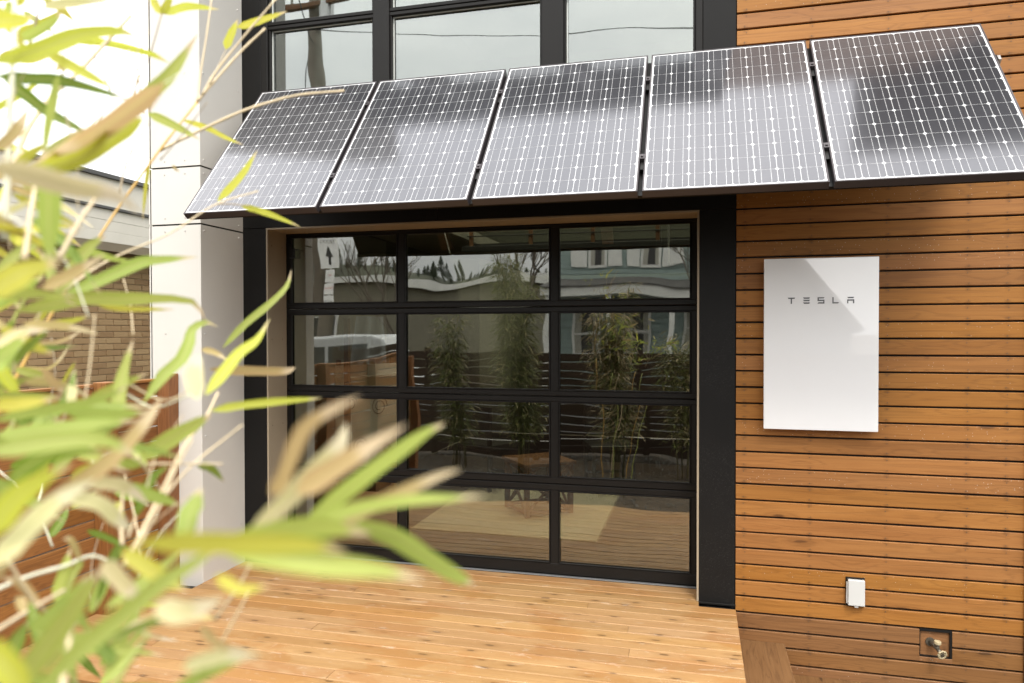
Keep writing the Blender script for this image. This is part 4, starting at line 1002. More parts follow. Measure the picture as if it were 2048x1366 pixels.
# ------------------------------------------------------------------ foreground bamboo
LEAVES=[
([(-0.810,-3.706,1.921),(-0.793,-3.670,1.944),(-0.783,-3.636,1.969),(-0.775,-3.603,1.992),(-0.756,-3.567,2.008),(-0.750,-3.534,2.010)],0.0245,"Y"),
([(-1.030,-3.398,2.090),(-0.994,-3.363,2.098),(-0.966,-3.330,2.099),(-0.940,-3.298,2.095),(-0.922,-3.267,2.087)],0.0148,"Y"),
([(-0.728,-3.788,1.917),(-0.720,-3.768,1.934),(-0.716,-3.750,1.942),(-0.714,-3.732,1.954)],0.0216,"Y"),
([(-1.147,-3.323,2.205),(-1.136,-3.295,2.198),(-1.130,-3.268,2.183)],0.0157,"Y"),
([(-0.805,-3.705,1.905),(-0.798,-3.664,1.915),(-0.795,-3.624,1.926),(-0.781,-3.582,1.927),(-0.759,-3.538,1.923)],0.0180,"D"),
([(-0.936,-3.583,1.956),(-0.924,-3.554,1.937),(-0.919,-3.527,1.923),(-0.900,-3.496,1.908),(-0.900,-3.471,1.904)],0.0183,"D"),
([(-0.774,-3.645,1.924),(-0.781,-3.647,1.886),(-0.787,-3.649,1.858),(-0.794,-3.652,1.805)],0.0125,"G"),
([(-0.725,-3.581,1.901),(-0.750,-3.518,1.941),(-0.766,-3.452,1.997),(-0.773,-3.384,2.080)],0.0248,"G"),
([(-0.538,-3.740,1.862),(-0.582,-3.738,1.840),(-0.624,-3.737,1.819),(-0.676,-3.737,1.799),(-0.719,-3.736,1.788)],0.0237,"T"),
([(-0.595,-3.703,1.841),(-0.618,-3.722,1.818),(-0.644,-3.742,1.790),(-0.685,-3.766,1.775),(-0.715,-3.786,1.779)],0.0216,"Y"),
([(-0.524,-3.945,1.730),(-0.506,-3.927,1.727),(-0.482,-3.908,1.719),(-0.461,-3.890,1.715),(-0.449,-3.874,1.700)],0.0200,"P"),
([(-0.568,-3.852,1.753),(-0.583,-3.839,1.724),(-0.597,-3.826,1.694),(-0.610,-3.813,1.660)],0.0226,"G"),
([(-0.852,-3.668,1.675),(-0.851,-3.633,1.705),(-0.849,-3.598,1.726),(-0.828,-3.558,1.740)],0.0145,"G"),
([(-0.875,-3.571,1.701),(-0.855,-3.531,1.718),(-0.843,-3.493,1.712),(-0.816,-3.452,1.704)],0.0132,"G"),
([(-0.815,-3.607,1.653),(-0.824,-3.575,1.694),(-0.831,-3.542,1.724),(-0.835,-3.508,1.744)],0.0195,"G"),
([(-0.816,-3.608,1.653),(-0.850,-3.590,1.686),(-0.884,-3.573,1.711)],0.0149,"G"),
([(-0.809,-3.606,1.653),(-0.804,-3.553,1.674),(-0.788,-3.496,1.703),(-0.784,-3.444,1.713),(-0.771,-3.389,1.722)],0.0197,"G"),
([(-0.828,-3.663,1.628),(-0.813,-3.624,1.638),(-0.797,-3.586,1.648),(-0.777,-3.546,1.648),(-0.761,-3.508,1.650),(-0.725,-3.464,1.647),(-0.727,-3.431,1.618)],0.0223,"G"),
([(-0.811,-3.555,1.642),(-0.803,-3.519,1.636),(-0.786,-3.480,1.636),(-0.772,-3.442,1.636)],0.0088,"Y"),
([(-0.528,-3.947,1.630),(-0.524,-3.929,1.643),(-0.524,-3.911,1.653),(-0.513,-3.891,1.661)],0.0224,"Y"),
([(-0.818,-3.660,1.611),(-0.820,-3.626,1.611),(-0.816,-3.591,1.608),(-0.804,-3.554,1.599)],0.0132,"T"),
([(-0.981,-3.496,1.584),(-0.980,-3.461,1.585),(-0.985,-3.428,1.593),(-0.996,-3.396,1.604)],0.0072,"T"),
([(-1.114,-3.428,1.545),(-1.092,-3.396,1.540),(-1.089,-3.370,1.540),(-1.090,-3.344,1.559),(-1.094,-3.319,1.589)],0.0061,"T"),
([(-0.712,-3.789,1.560),(-0.720,-3.765,1.580),(-0.721,-3.739,1.599)],0.0183,"G"),
([(-0.795,-3.655,1.557),(-0.800,-3.631,1.535),(-0.803,-3.606,1.515)],0.0116,"T"),
([(-1.028,-3.406,1.509),(-1.015,-3.402,1.534),(-1.003,-3.399,1.555)],0.0067,"Y"),
([(-0.758,-3.647,1.503),(-0.778,-3.626,1.527),(-0.797,-3.604,1.552)],0.0129,"P"),
([(-0.812,-3.557,1.482),(-0.804,-3.555,1.499),(-0.798,-3.554,1.507)],0.0097,"P"),
([(-0.702,-3.632,1.495),(-0.726,-3.604,1.520),(-0.746,-3.574,1.551),(-0.759,-3.542,1.593)],0.0185,"G"),
([(-0.664,-3.829,1.515),(-0.651,-3.800,1.521),(-0.628,-3.768,1.526),(-0.613,-3.738,1.533),(-0.611,-3.711,1.544)],0.0125,"G"),
([(-0.617,-3.868,1.535),(-0.615,-3.842,1.534),(-0.605,-3.813,1.537)],0.0141,"Y"),
([(-0.719,-3.740,1.497),(-0.700,-3.718,1.513),(-0.670,-3.693,1.516),(-0.623,-3.663,1.513)],0.0149,"G"),
([(-0.617,-3.868,1.508),(-0.595,-3.828,1.509),(-0.576,-3.789,1.511),(-0.565,-3.752,1.510)],0.0146,"G"),
([(-0.479,-3.988,1.517),(-0.460,-3.970,1.521),(-0.436,-3.951,1.523),(-0.425,-3.935,1.519),(-0.412,-3.919,1.504)],0.0168,"G"),
([(-0.558,-3.905,1.476),(-0.554,-3.887,1.488),(-0.543,-3.867,1.497),(-0.511,-3.842,1.493)],0.0174,"D"),
([(-0.460,-4.004,1.463),(-0.450,-3.995,1.485),(-0.440,-3.985,1.498),(-0.420,-3.973,1.511)],0.0191,"Y"),
([(-0.527,-3.898,1.462),(-0.521,-3.857,1.475),(-0.524,-3.819,1.491),(-0.525,-3.780,1.519),(-0.541,-3.745,1.533)],0.0169,"T"),
([(-0.457,-4.004,1.443),(-0.455,-3.979,1.463),(-0.452,-3.954,1.479),(-0.444,-3.928,1.490)],0.0179,"P"),
([(-0.581,-3.808,1.455),(-0.562,-3.786,1.450),(-0.559,-3.768,1.440),(-0.551,-3.750,1.420)],0.0161,"P"),
([(-0.532,-3.878,1.457),(-0.519,-3.854,1.449),(-0.515,-3.833,1.429),(-0.517,-3.813,1.414)],0.0172,"P"),
([(-0.619,-3.715,1.432),(-0.607,-3.695,1.419),(-0.597,-3.675,1.407),(-0.591,-3.657,1.396)],0.0161,"G"),
([(-0.638,-3.668,1.453),(-0.633,-3.632,1.468),(-0.622,-3.595,1.483),(-0.619,-3.560,1.493)],0.0238,"G"),
([(-0.623,-3.560,1.497),(-0.606,-3.530,1.501),(-0.575,-3.496,1.504),(-0.547,-3.464,1.505),(-0.529,-3.433,1.505)],0.0125,"Y"),
([(-0.709,-3.582,1.507),(-0.706,-3.547,1.543),(-0.708,-3.512,1.561),(-0.718,-3.480,1.586),(-0.737,-3.450,1.605),(-0.739,-3.416,1.617),(-0.741,-3.383,1.609)],0.0197,"G"),
([(-0.831,-3.251,1.572),(-0.806,-3.219,1.616),(-0.778,-3.185,1.653),(-0.760,-3.154,1.688),(-0.764,-3.129,1.724)],0.0150,"G"),
([(-0.628,-3.562,1.518),(-0.631,-3.523,1.543),(-0.631,-3.484,1.572),(-0.629,-3.445,1.590),(-0.632,-3.406,1.623)],0.0186,"Y"),
([(-0.437,-3.822,1.541),(-0.457,-3.801,1.564),(-0.469,-3.778,1.580)],0.0179,"P"),
([(-0.788,-3.344,1.540),(-0.740,-3.315,1.537),(-0.685,-3.283,1.535),(-0.675,-3.263,1.540)],0.0188,"T"),
([(-0.801,-3.347,1.573),(-0.779,-3.341,1.567),(-0.756,-3.336,1.553)],0.0117,"T"),
([(-0.287,-3.939,1.488),(-0.278,-3.937,1.500),(-0.265,-3.933,1.533),(-0.245,-3.927,1.548),(-0.226,-3.922,1.557)],0.0125,"T"),
([(-0.301,-3.943,1.464),(-0.287,-3.926,1.478),(-0.270,-3.909,1.501),(-0.258,-3.892,1.519),(-0.259,-3.880,1.532)],0.0168,"P"),
([(-0.259,-3.953,1.494),(-0.240,-3.947,1.506),(-0.217,-3.941,1.521),(-0.187,-3.933,1.540)],0.0174,"T"),
([(-0.310,-3.863,1.444),(-0.275,-3.843,1.474),(-0.250,-3.826,1.495),(-0.224,-3.809,1.515),(-0.209,-3.795,1.523)],0.0159,"G"),
([(-0.292,-3.920,1.449),(-0.264,-3.913,1.464),(-0.236,-3.905,1.474),(-0.197,-3.895,1.480),(-0.172,-3.889,1.481),(-0.146,-3.882,1.483)],0.0109,"G"),
([(-0.297,-3.891,1.449),(-0.257,-3.888,1.460),(-0.217,-3.885,1.479),(-0.183,-3.884,1.495),(-0.164,-3.887,1.502)],0.0119,"T"),
([(-0.260,-3.881,1.458),(-0.228,-3.860,1.442),(-0.210,-3.843,1.423),(-0.187,-3.824,1.401),(-0.179,-3.810,1.390)],0.0176,"G"),
([(-0.305,-3.965,1.461),(-0.269,-3.955,1.469),(-0.240,-3.948,1.472),(-0.209,-3.940,1.466)],0.0180,"G"),
([(-0.320,-4.030,1.478),(-0.281,-4.020,1.479),(-0.247,-4.011,1.478),(-0.219,-4.004,1.477),(-0.196,-3.998,1.472)],0.0140,"Y"),
([(-0.265,-4.016,1.471),(-0.235,-4.009,1.469),(-0.213,-4.003,1.465),(-0.179,-3.994,1.462),(-0.153,-3.988,1.456)],0.0158,"G"),
([(-0.425,-3.924,1.435),(-0.410,-3.920,1.424),(-0.392,-3.915,1.411),(-0.376,-3.911,1.403)],0.0145,"Y"),
([(-0.440,-3.927,1.427),(-0.425,-3.924,1.410),(-0.408,-3.920,1.392)],0.0153,"P"),
([(-0.431,-3.998,1.356),(-0.405,-3.987,1.384),(-0.379,-3.976,1.406),(-0.355,-3.966,1.428),(-0.332,-3.955,1.444),(-0.311,-3.946,1.459)],0.0150,"G"),
([(-0.476,-3.990,1.339),(-0.460,-3.972,1.364),(-0.450,-3.956,1.388),(-0.443,-3.941,1.409),(-0.439,-3.927,1.424)],0.0197,"G"),
([(-0.502,-3.893,1.336),(-0.475,-3.879,1.344),(-0.443,-3.864,1.356),(-0.412,-3.849,1.364)],0.0093,"D"),
([(-0.350,-3.977,1.419),(-0.331,-3.972,1.414),(-0.305,-3.965,1.424)],0.0180,"P"),
([(-0.372,-3.942,1.335),(-0.347,-3.936,1.353),(-0.330,-3.931,1.361),(-0.311,-3.926,1.368)],0.0109,"G"),
([(-0.332,-3.973,1.377),(-0.311,-3.967,1.384),(-0.279,-3.959,1.386)],0.0114,"P"),
([(-0.405,-4.053,1.419),(-0.388,-4.049,1.404),(-0.377,-4.046,1.381)],0.0193,"Y"),
([(-0.702,-3.739,1.225),(-0.678,-3.733,1.264),(-0.656,-3.727,1.289)],0.0078,"T"),
([(-0.445,-3.826,1.411),(-0.455,-3.811,1.427),(-0.462,-3.795,1.437),(-0.467,-3.779,1.450)],0.0216,"G"),
([(-0.612,-3.819,1.287),(-0.645,-3.801,1.306),(-0.674,-3.783,1.325)],0.0151,"D"),
([(-1.011,-3.185,2.221),(-1.023,-3.188,2.241),(-1.032,-3.190,2.266)],0.0156,"Y"),
([(-1.011,-3.185,2.221),(-0.999,-3.182,2.243),(-0.992,-3.179,2.264)],0.0156,"Y"),
([(-1.008,-3.184,2.222),(-0.994,-3.128,2.259),(-0.965,-3.069,2.275)],0.0172,"Y"),
([(-0.953,-3.067,2.191),(-0.941,-3.064,2.222),(-0.928,-3.060,2.255)],0.0188,"Y"),
([(-0.931,-3.061,2.237),(-0.898,-3.026,2.263),(-0.855,-2.989,2.294)],0.0170,"Y"),
([(-0.964,-3.279,1.998),(-0.937,-3.247,1.984),(-0.902,-3.212,1.962)],0.0184,"G"),
([(-0.972,-3.178,2.015),(-0.950,-3.138,2.010),(-0.929,-3.098,1.997),(-0.916,-3.061,1.992)],0.0121,"Y"),
([(-1.002,-3.287,2.117),(-0.959,-3.276,2.107),(-0.922,-3.267,2.087)],0.0100,"Y"),
([(-0.905,-3.163,1.856),(-0.875,-3.129,1.912),(-0.858,-3.098,1.969)],0.0159,"Y"),
([(-0.862,-3.152,1.849),(-0.822,-3.116,1.836),(-0.773,-3.078,1.813)],0.0139,"Y"),
([(-0.825,-3.656,2.009),(-0.815,-3.654,2.030),(-0.809,-3.652,2.043)],0.0113,"Y"),
([(-0.834,-3.659,1.974),(-0.843,-3.661,1.999),(-0.855,-3.664,2.018)],0.0125,"Y"),
([(-0.919,-3.577,2.022),(-0.911,-3.575,2.003),(-0.905,-3.574,1.990)],0.0097,"Y"),
([(-0.757,-3.745,1.805),(-0.758,-3.719,1.833),(-0.765,-3.695,1.868)],0.0149,"T"),
([(-0.926,-3.582,1.805),(-0.899,-3.575,1.796),(-0.875,-3.569,1.805)],0.0097,"T"),
([(-0.953,-3.590,1.765),(-0.922,-3.582,1.773),(-0.892,-3.574,1.782)],0.0097,"T"),
([(-0.714,-3.789,1.583),(-0.707,-3.761,1.602),(-0.697,-3.733,1.604)],0.0108,"P"),
([(-0.524,-3.948,1.469),(-0.528,-3.924,1.473),(-0.529,-3.898,1.475)],0.0160,"G"),
([(-0.989,-3.184,1.927),(-0.983,-3.182,1.919),(-0.975,-3.180,1.913)],0.0058,"T"),
([(-0.294,-3.941,1.446),(-0.267,-3.934,1.458),(-0.240,-3.927,1.455)],0.0104,"D"),
([(-0.401,-3.867,1.357),(-0.385,-3.863,1.340),(-0.361,-3.857,1.336)],0.0084,"T"),
([(-0.470,-3.885,1.324),(-0.482,-3.888,1.340),(-0.486,-3.889,1.361)],0.0125,"D"),
([(-0.518,-3.897,1.378),(-0.523,-3.872,1.358),(-0.529,-3.848,1.325)],0.0113,"G"),
([(-0.324,-3.949,1.432),(-0.307,-3.945,1.422),(-0.287,-3.940,1.425)],0.0090,"Y"),
([(-0.729,-3.640,1.454),(-0.742,-3.643,1.479),(-0.737,-3.641,1.507)],0.0100,"T"),
([(-0.674,-3.780,1.479),(-0.678,-3.755,1.502),(-0.697,-3.734,1.519)],0.0119,"D"),
([(-0.816,-3.702,1.675),(-0.826,-3.681,1.663),(-0.836,-3.659,1.648),(-0.846,-3.638,1.629)],0.0171,"G"),
([(-0.772,-3.741,1.573),(-0.783,-3.719,1.558),(-0.794,-3.696,1.538),(-0.806,-3.674,1.515)],0.0172,"Y"),
([(-0.727,-3.715,1.652),(-0.691,-3.718,1.663),(-0.658,-3.723,1.674),(-0.627,-3.727,1.687)],0.0158,"T"),
([(-0.750,-3.747,1.607),(-0.760,-3.718,1.595),(-0.767,-3.688,1.584),(-0.770,-3.658,1.574)],0.0166,"Y"),
([(-0.961,-3.612,1.634),(-0.933,-3.607,1.620),(-0.906,-3.603,1.601),(-0.881,-3.599,1.576)],0.0129,"T"),
([(-1.000,-3.567,1.732),(-0.991,-3.554,1.724),(-0.982,-3.542,1.715),(-0.972,-3.529,1.704)],0.0121,"Y"),
([(-0.910,-3.593,1.792),(-0.872,-3.591,1.776),(-0.834,-3.589,1.758),(-0.795,-3.587,1.739)],0.0129,"Y"),
([(-0.869,-3.625,1.715),(-0.875,-3.604,1.733),(-0.877,-3.582,1.747),(-0.876,-3.559,1.758)],0.0120,"Y"),
([(-0.980,-3.516,1.820),(-0.989,-3.486,1.824),(-0.997,-3.455,1.825),(-1.003,-3.424,1.822)],0.0110,"G"),
([(-0.696,-3.779,1.490),(-0.687,-3.746,1.483),(-0.677,-3.711,1.477),(-0.662,-3.676,1.470)],0.0136,"Y"),
([(-0.893,-3.609,1.815),(-0.870,-3.611,1.831),(-0.845,-3.614,1.842),(-0.818,-3.616,1.851)],0.0140,"Y"),
([(-0.792,-3.745,1.792),(-0.804,-3.714,1.815),(-0.813,-3.682,1.836),(-0.818,-3.650,1.854)],0.0113,"Y"),
([(-0.699,-3.760,1.761),(-0.687,-3.746,1.781),(-0.677,-3.732,1.804),(-0.669,-3.719,1.828)],0.0145,"Y"),
([(-0.760,-3.758,1.473),(-0.737,-3.745,1.480),(-0.712,-3.731,1.483),(-0.686,-3.717,1.483)],0.0171,"G"),
([(-0.780,-3.726,1.642),(-0.745,-3.724,1.645),(-0.709,-3.723,1.645),(-0.673,-3.721,1.642)],0.0114,"G"),
([(-0.789,-3.731,1.727),(-0.784,-3.699,1.723),(-0.778,-3.667,1.710),(-0.769,-3.634,1.689)],0.0109,"Y"),
([(-1.054,-3.528,1.619),(-1.028,-3.518,1.635),(-1.003,-3.509,1.651),(-0.979,-3.500,1.666)],0.0103,"Y"),
([(-1.024,-3.545,1.483),(-1.025,-3.529,1.502),(-1.026,-3.513,1.519),(-1.028,-3.497,1.536)],0.0159,"Y"),
([(-0.927,-3.596,1.582),(-0.922,-3.562,1.579),(-0.915,-3.527,1.579),(-0.905,-3.491,1.581)],0.0110,"D"),
([(-0.986,-3.530,1.852),(-0.945,-3.528,1.838),(-0.904,-3.527,1.824),(-0.862,-3.525,1.808)],0.0103,"D"),
([(-0.839,-3.674,1.652),(-0.820,-3.655,1.653),(-0.799,-3.636,1.648),(-0.777,-3.616,1.636)],0.0114,"G"),
([(-0.955,-3.599,1.423),(-0.953,-3.581,1.442),(-0.954,-3.564,1.461),(-0.957,-3.547,1.482)],0.0117,"G"),
([(-0.833,-3.567,1.457),(-0.806,-3.571,1.478),(-0.777,-3.575,1.493),(-0.746,-3.578,1.503)],0.0146,"Y"),
([(-0.568,-3.818,1.498),(-0.556,-3.789,1.491),(-0.542,-3.760,1.481),(-0.525,-3.730,1.467)],0.0106,"D"),
([(-0.809,-3.725,1.434),(-0.801,-3.696,1.414),(-0.791,-3.667,1.389),(-0.778,-3.637,1.358)],0.0160,"G"),
([(-0.884,-3.660,1.526),(-0.886,-3.637,1.545),(-0.887,-3.615,1.561),(-0.887,-3.591,1.576)],0.0166,"G"),
([(-0.804,-3.633,1.419),(-0.788,-3.627,1.438),(-0.770,-3.620,1.453),(-0.749,-3.612,1.464)],0.0139,"G"),
([(-0.813,-3.704,1.527),(-0.770,-3.710,1.526),(-0.728,-3.717,1.527),(-0.687,-3.723,1.529)],0.0145,"G"),
([(-0.955,-3.596,1.520),(-0.928,-3.591,1.529),(-0.900,-3.586,1.536),(-0.872,-3.581,1.540)],0.0128,"G"),
([(-0.778,-3.631,1.414),(-0.757,-3.619,1.425),(-0.735,-3.607,1.431),(-0.712,-3.594,1.434)],0.0166,"Y"),
([(-0.923,-3.589,1.415),(-0.900,-3.582,1.422),(-0.875,-3.574,1.424),(-0.849,-3.566,1.420)],0.0154,"D"),
([(-0.837,-3.656,1.486),(-0.805,-3.655,1.499),(-0.772,-3.653,1.507),(-0.738,-3.651,1.510)],0.0164,"D"),
([(-0.610,-3.851,1.500),(-0.576,-3.843,1.497),(-0.541,-3.835,1.487),(-0.507,-3.826,1.471)],0.0146,"G"),
([(-0.718,-3.666,1.470),(-0.692,-3.671,1.483),(-0.665,-3.677,1.493),(-0.638,-3.682,1.500)],0.0154,"G"),
([(-0.785,-3.659,1.480),(-0.782,-3.641,1.505),(-0.783,-3.624,1.530),(-0.788,-3.609,1.557)],0.0111,"D"),
([(-0.822,-3.562,1.504),(-0.789,-3.558,1.519),(-0.757,-3.555,1.533),(-0.726,-3.552,1.546)],0.0160,"G"),
([(-0.625,-3.787,1.522),(-0.599,-3.777,1.519),(-0.572,-3.767,1.518),(-0.545,-3.756,1.520)],0.0164,"G"),
([(-0.621,-3.732,1.282),(-0.613,-3.718,1.294),(-0.608,-3.705,1.306),(-0.605,-3.692,1.320)],0.0135,"G"),
([(-0.567,-3.878,1.338),(-0.548,-3.872,1.354),(-0.531,-3.867,1.371),(-0.517,-3.862,1.390)],0.0144,"G"),
([(-0.643,-3.721,1.220),(-0.649,-3.691,1.226),(-0.653,-3.662,1.233),(-0.657,-3.632,1.239)],0.0110,"G"),
([(-0.627,-3.842,1.258),(-0.610,-3.840,1.286),(-0.593,-3.839,1.311),(-0.576,-3.838,1.334)],0.0166,"D"),
([(-0.650,-3.831,1.271),(-0.658,-3.817,1.283),(-0.665,-3.802,1.294),(-0.669,-3.787,1.304)],0.0167,"D"),
([(-0.722,-3.644,1.183),(-0.710,-3.629,1.205),(-0.701,-3.615,1.227),(-0.695,-3.601,1.250)],0.0153,"G"),
([(-0.679,-3.722,1.242),(-0.639,-3.720,1.246),(-0.601,-3.719,1.248),(-0.562,-3.717,1.247)],0.0103,"G"),
([(-0.645,-3.791,1.277),(-0.623,-3.788,1.286),(-0.599,-3.785,1.290),(-0.575,-3.781,1.289)],0.0168,"G"),
([(-0.600,-3.864,1.289),(-0.557,-3.870,1.293),(-0.515,-3.876,1.291),(-0.476,-3.883,1.282)],0.0112,"D"),
([(-0.941,-3.597,1.117),(-0.947,-3.572,1.134),(-0.956,-3.547,1.151),(-0.969,-3.524,1.171)],0.0131,"D"),
([(-0.739,-3.691,1.281),(-0.743,-3.678,1.299),(-0.749,-3.666,1.316),(-0.755,-3.653,1.333)],0.0167,"G"),
([(-0.687,-3.694,1.273),(-0.695,-3.670,1.289),(-0.705,-3.646,1.306),(-0.717,-3.623,1.324)],0.0139,"G"),
([(-0.768,-3.597,1.128),(-0.775,-3.565,1.135),(-0.780,-3.533,1.142),(-0.785,-3.500,1.150)],0.0144,"G"),
([(-0.507,-3.857,1.356),(-0.495,-3.836,1.369),(-0.483,-3.814,1.383),(-0.470,-3.793,1.397)],0.0107,"G"),
([(-0.730,-3.660,1.161),(-0.682,-3.665,1.170),(-0.636,-3.670,1.180),(-0.591,-3.675,1.191)],0.0132,"G"),
([(-0.743,-3.738,1.568),(-0.731,-3.733,1.582),(-0.719,-3.728,1.595),(-0.706,-3.723,1.606)],0.0110,"D"),
([(-0.835,-3.646,1.539),(-0.834,-3.613,1.536),(-0.832,-3.579,1.527),(-0.827,-3.545,1.508)],0.0136,"T"),
([(-0.966,-3.517,1.605),(-0.935,-3.524,1.629),(-0.903,-3.532,1.649),(-0.871,-3.540,1.667)],0.0110,"Y"),
([(-0.983,-3.494,1.609),(-0.966,-3.475,1.614),(-0.950,-3.456,1.620),(-0.934,-3.437,1.628)],0.0125,"Y"),
([(-0.916,-3.622,1.633),(-0.890,-3.616,1.649),(-0.865,-3.611,1.664),(-0.841,-3.605,1.678)],0.0143,"G"),
([(-1.081,-3.446,1.540),(-1.072,-3.428,1.535),(-1.063,-3.410,1.529),(-1.053,-3.391,1.521)],0.0156,"G"),
([(-0.811,-3.694,1.521),(-0.778,-3.688,1.512),(-0.746,-3.682,1.495),(-0.714,-3.676,1.472)],0.0167,"T"),
([(-1.173,-3.359,2.126),(-1.160,-3.333,2.150),(-1.149,-3.308,2.176),(-1.139,-3.284,2.204)],0.0156,"Y"),
([(-1.091,-3.418,2.050),(-1.091,-3.384,2.073),(-1.091,-3.350,2.097),(-1.090,-3.315,2.122)],0.0166,"Y"),
([(-1.327,-3.290,2.140),(-1.338,-3.263,2.177),(-1.354,-3.237,2.215),(-1.373,-3.212,2.255)],0.0107,"P"),
([(-1.017,-3.453,1.875),(-1.000,-3.440,1.898),(-0.982,-3.426,1.918),(-0.963,-3.413,1.934)],0.0144,"G"),
([(-1.244,-3.333,1.884),(-1.223,-3.332,1.892),(-1.200,-3.331,1.897),(-1.177,-3.330,1.898)],0.0115,"T"),
([(-1.105,-3.382,1.786),(-1.107,-3.348,1.784),(-1.108,-3.314,1.775),(-1.108,-3.280,1.759)],0.0120,"Y"),
([(-0.805,-3.638,1.959),(-0.783,-3.624,1.946),(-0.759,-3.610,1.932),(-0.733,-3.595,1.917)],0.0168,"Y"),
([(-1.150,-3.328,1.855),(-1.105,-3.334,1.832),(-1.061,-3.340,1.808),(-1.016,-3.345,1.782)],0.0122,"P"),
([(-1.248,-3.358,2.186),(-1.236,-3.343,2.203),(-1.222,-3.328,2.214),(-1.205,-3.312,2.219)],0.0122,"Y"),
([(-1.083,-3.454,1.761),(-1.075,-3.432,1.748),(-1.067,-3.410,1.732),(-1.055,-3.387,1.714)],0.0145,"Y"),
([(-1.123,-3.430,2.061),(-1.121,-3.408,2.075),(-1.120,-3.387,2.089),(-1.117,-3.365,2.102)],0.0119,"T"),
([(-0.983,-3.518,2.037),(-0.955,-3.515,2.048),(-0.929,-3.512,2.060),(-0.906,-3.510,2.074)],0.0165,"G"),
([(-0.861,-3.587,2.043),(-0.818,-3.589,2.043),(-0.776,-3.592,2.040),(-0.734,-3.594,2.035)],0.0155,"P"),
([(-0.893,-3.604,1.730),(-0.891,-3.575,1.745),(-0.886,-3.546,1.754),(-0.877,-3.516,1.755)],0.0164,"Y"),
([(-1.198,-3.318,2.191),(-1.204,-3.291,2.190),(-1.208,-3.264,2.187),(-1.211,-3.236,2.182)],0.0124,"G"),
([(-0.998,-3.556,1.919),(-0.972,-3.545,1.937),(-0.948,-3.534,1.955),(-0.926,-3.524,1.976)],0.0121,"Y"),
([(-1.284,-3.301,1.956),(-1.283,-3.278,1.958),(-1.281,-3.254,1.959),(-1.278,-3.229,1.958)],0.0160,"Y"),
([(-1.310,-3.290,1.850),(-1.325,-3.259,1.871),(-1.342,-3.229,1.894),(-1.360,-3.199,1.918)],0.0170,"Y"),
([(-0.708,-3.623,1.320),(-0.707,-3.603,1.301),(-0.705,-3.583,1.281),(-0.703,-3.563,1.258)],0.0117,"T"),
([(-0.906,-3.507,1.338),(-0.915,-3.480,1.341),(-0.925,-3.454,1.344),(-0.934,-3.428,1.346)],0.0108,"Y"),
([(-0.847,-3.455,1.140),(-0.825,-3.448,1.132),(-0.802,-3.440,1.125),(-0.778,-3.431,1.120)],0.0104,"T"),
([(-0.854,-3.530,1.315),(-0.838,-3.519,1.306),(-0.822,-3.508,1.294),(-0.805,-3.496,1.278)],0.0110,"D"),
([(-0.964,-3.322,1.120),(-0.959,-3.298,1.111),(-0.955,-3.275,1.102),(-0.949,-3.251,1.093)],0.0110,"Y"),
([(-0.981,-3.436,1.091),(-0.989,-3.409,1.062),(-0.996,-3.382,1.030),(-1.000,-3.354,0.997)],0.0144,"D"),
([(-0.946,-3.381,1.331),(-0.951,-3.351,1.320),(-0.954,-3.320,1.306),(-0.957,-3.290,1.286)],0.0164,"G"),
([(-1.066,-3.397,1.252),(-1.076,-3.372,1.262),(-1.088,-3.346,1.273),(-1.102,-3.322,1.285)],0.0163,"D"),
]
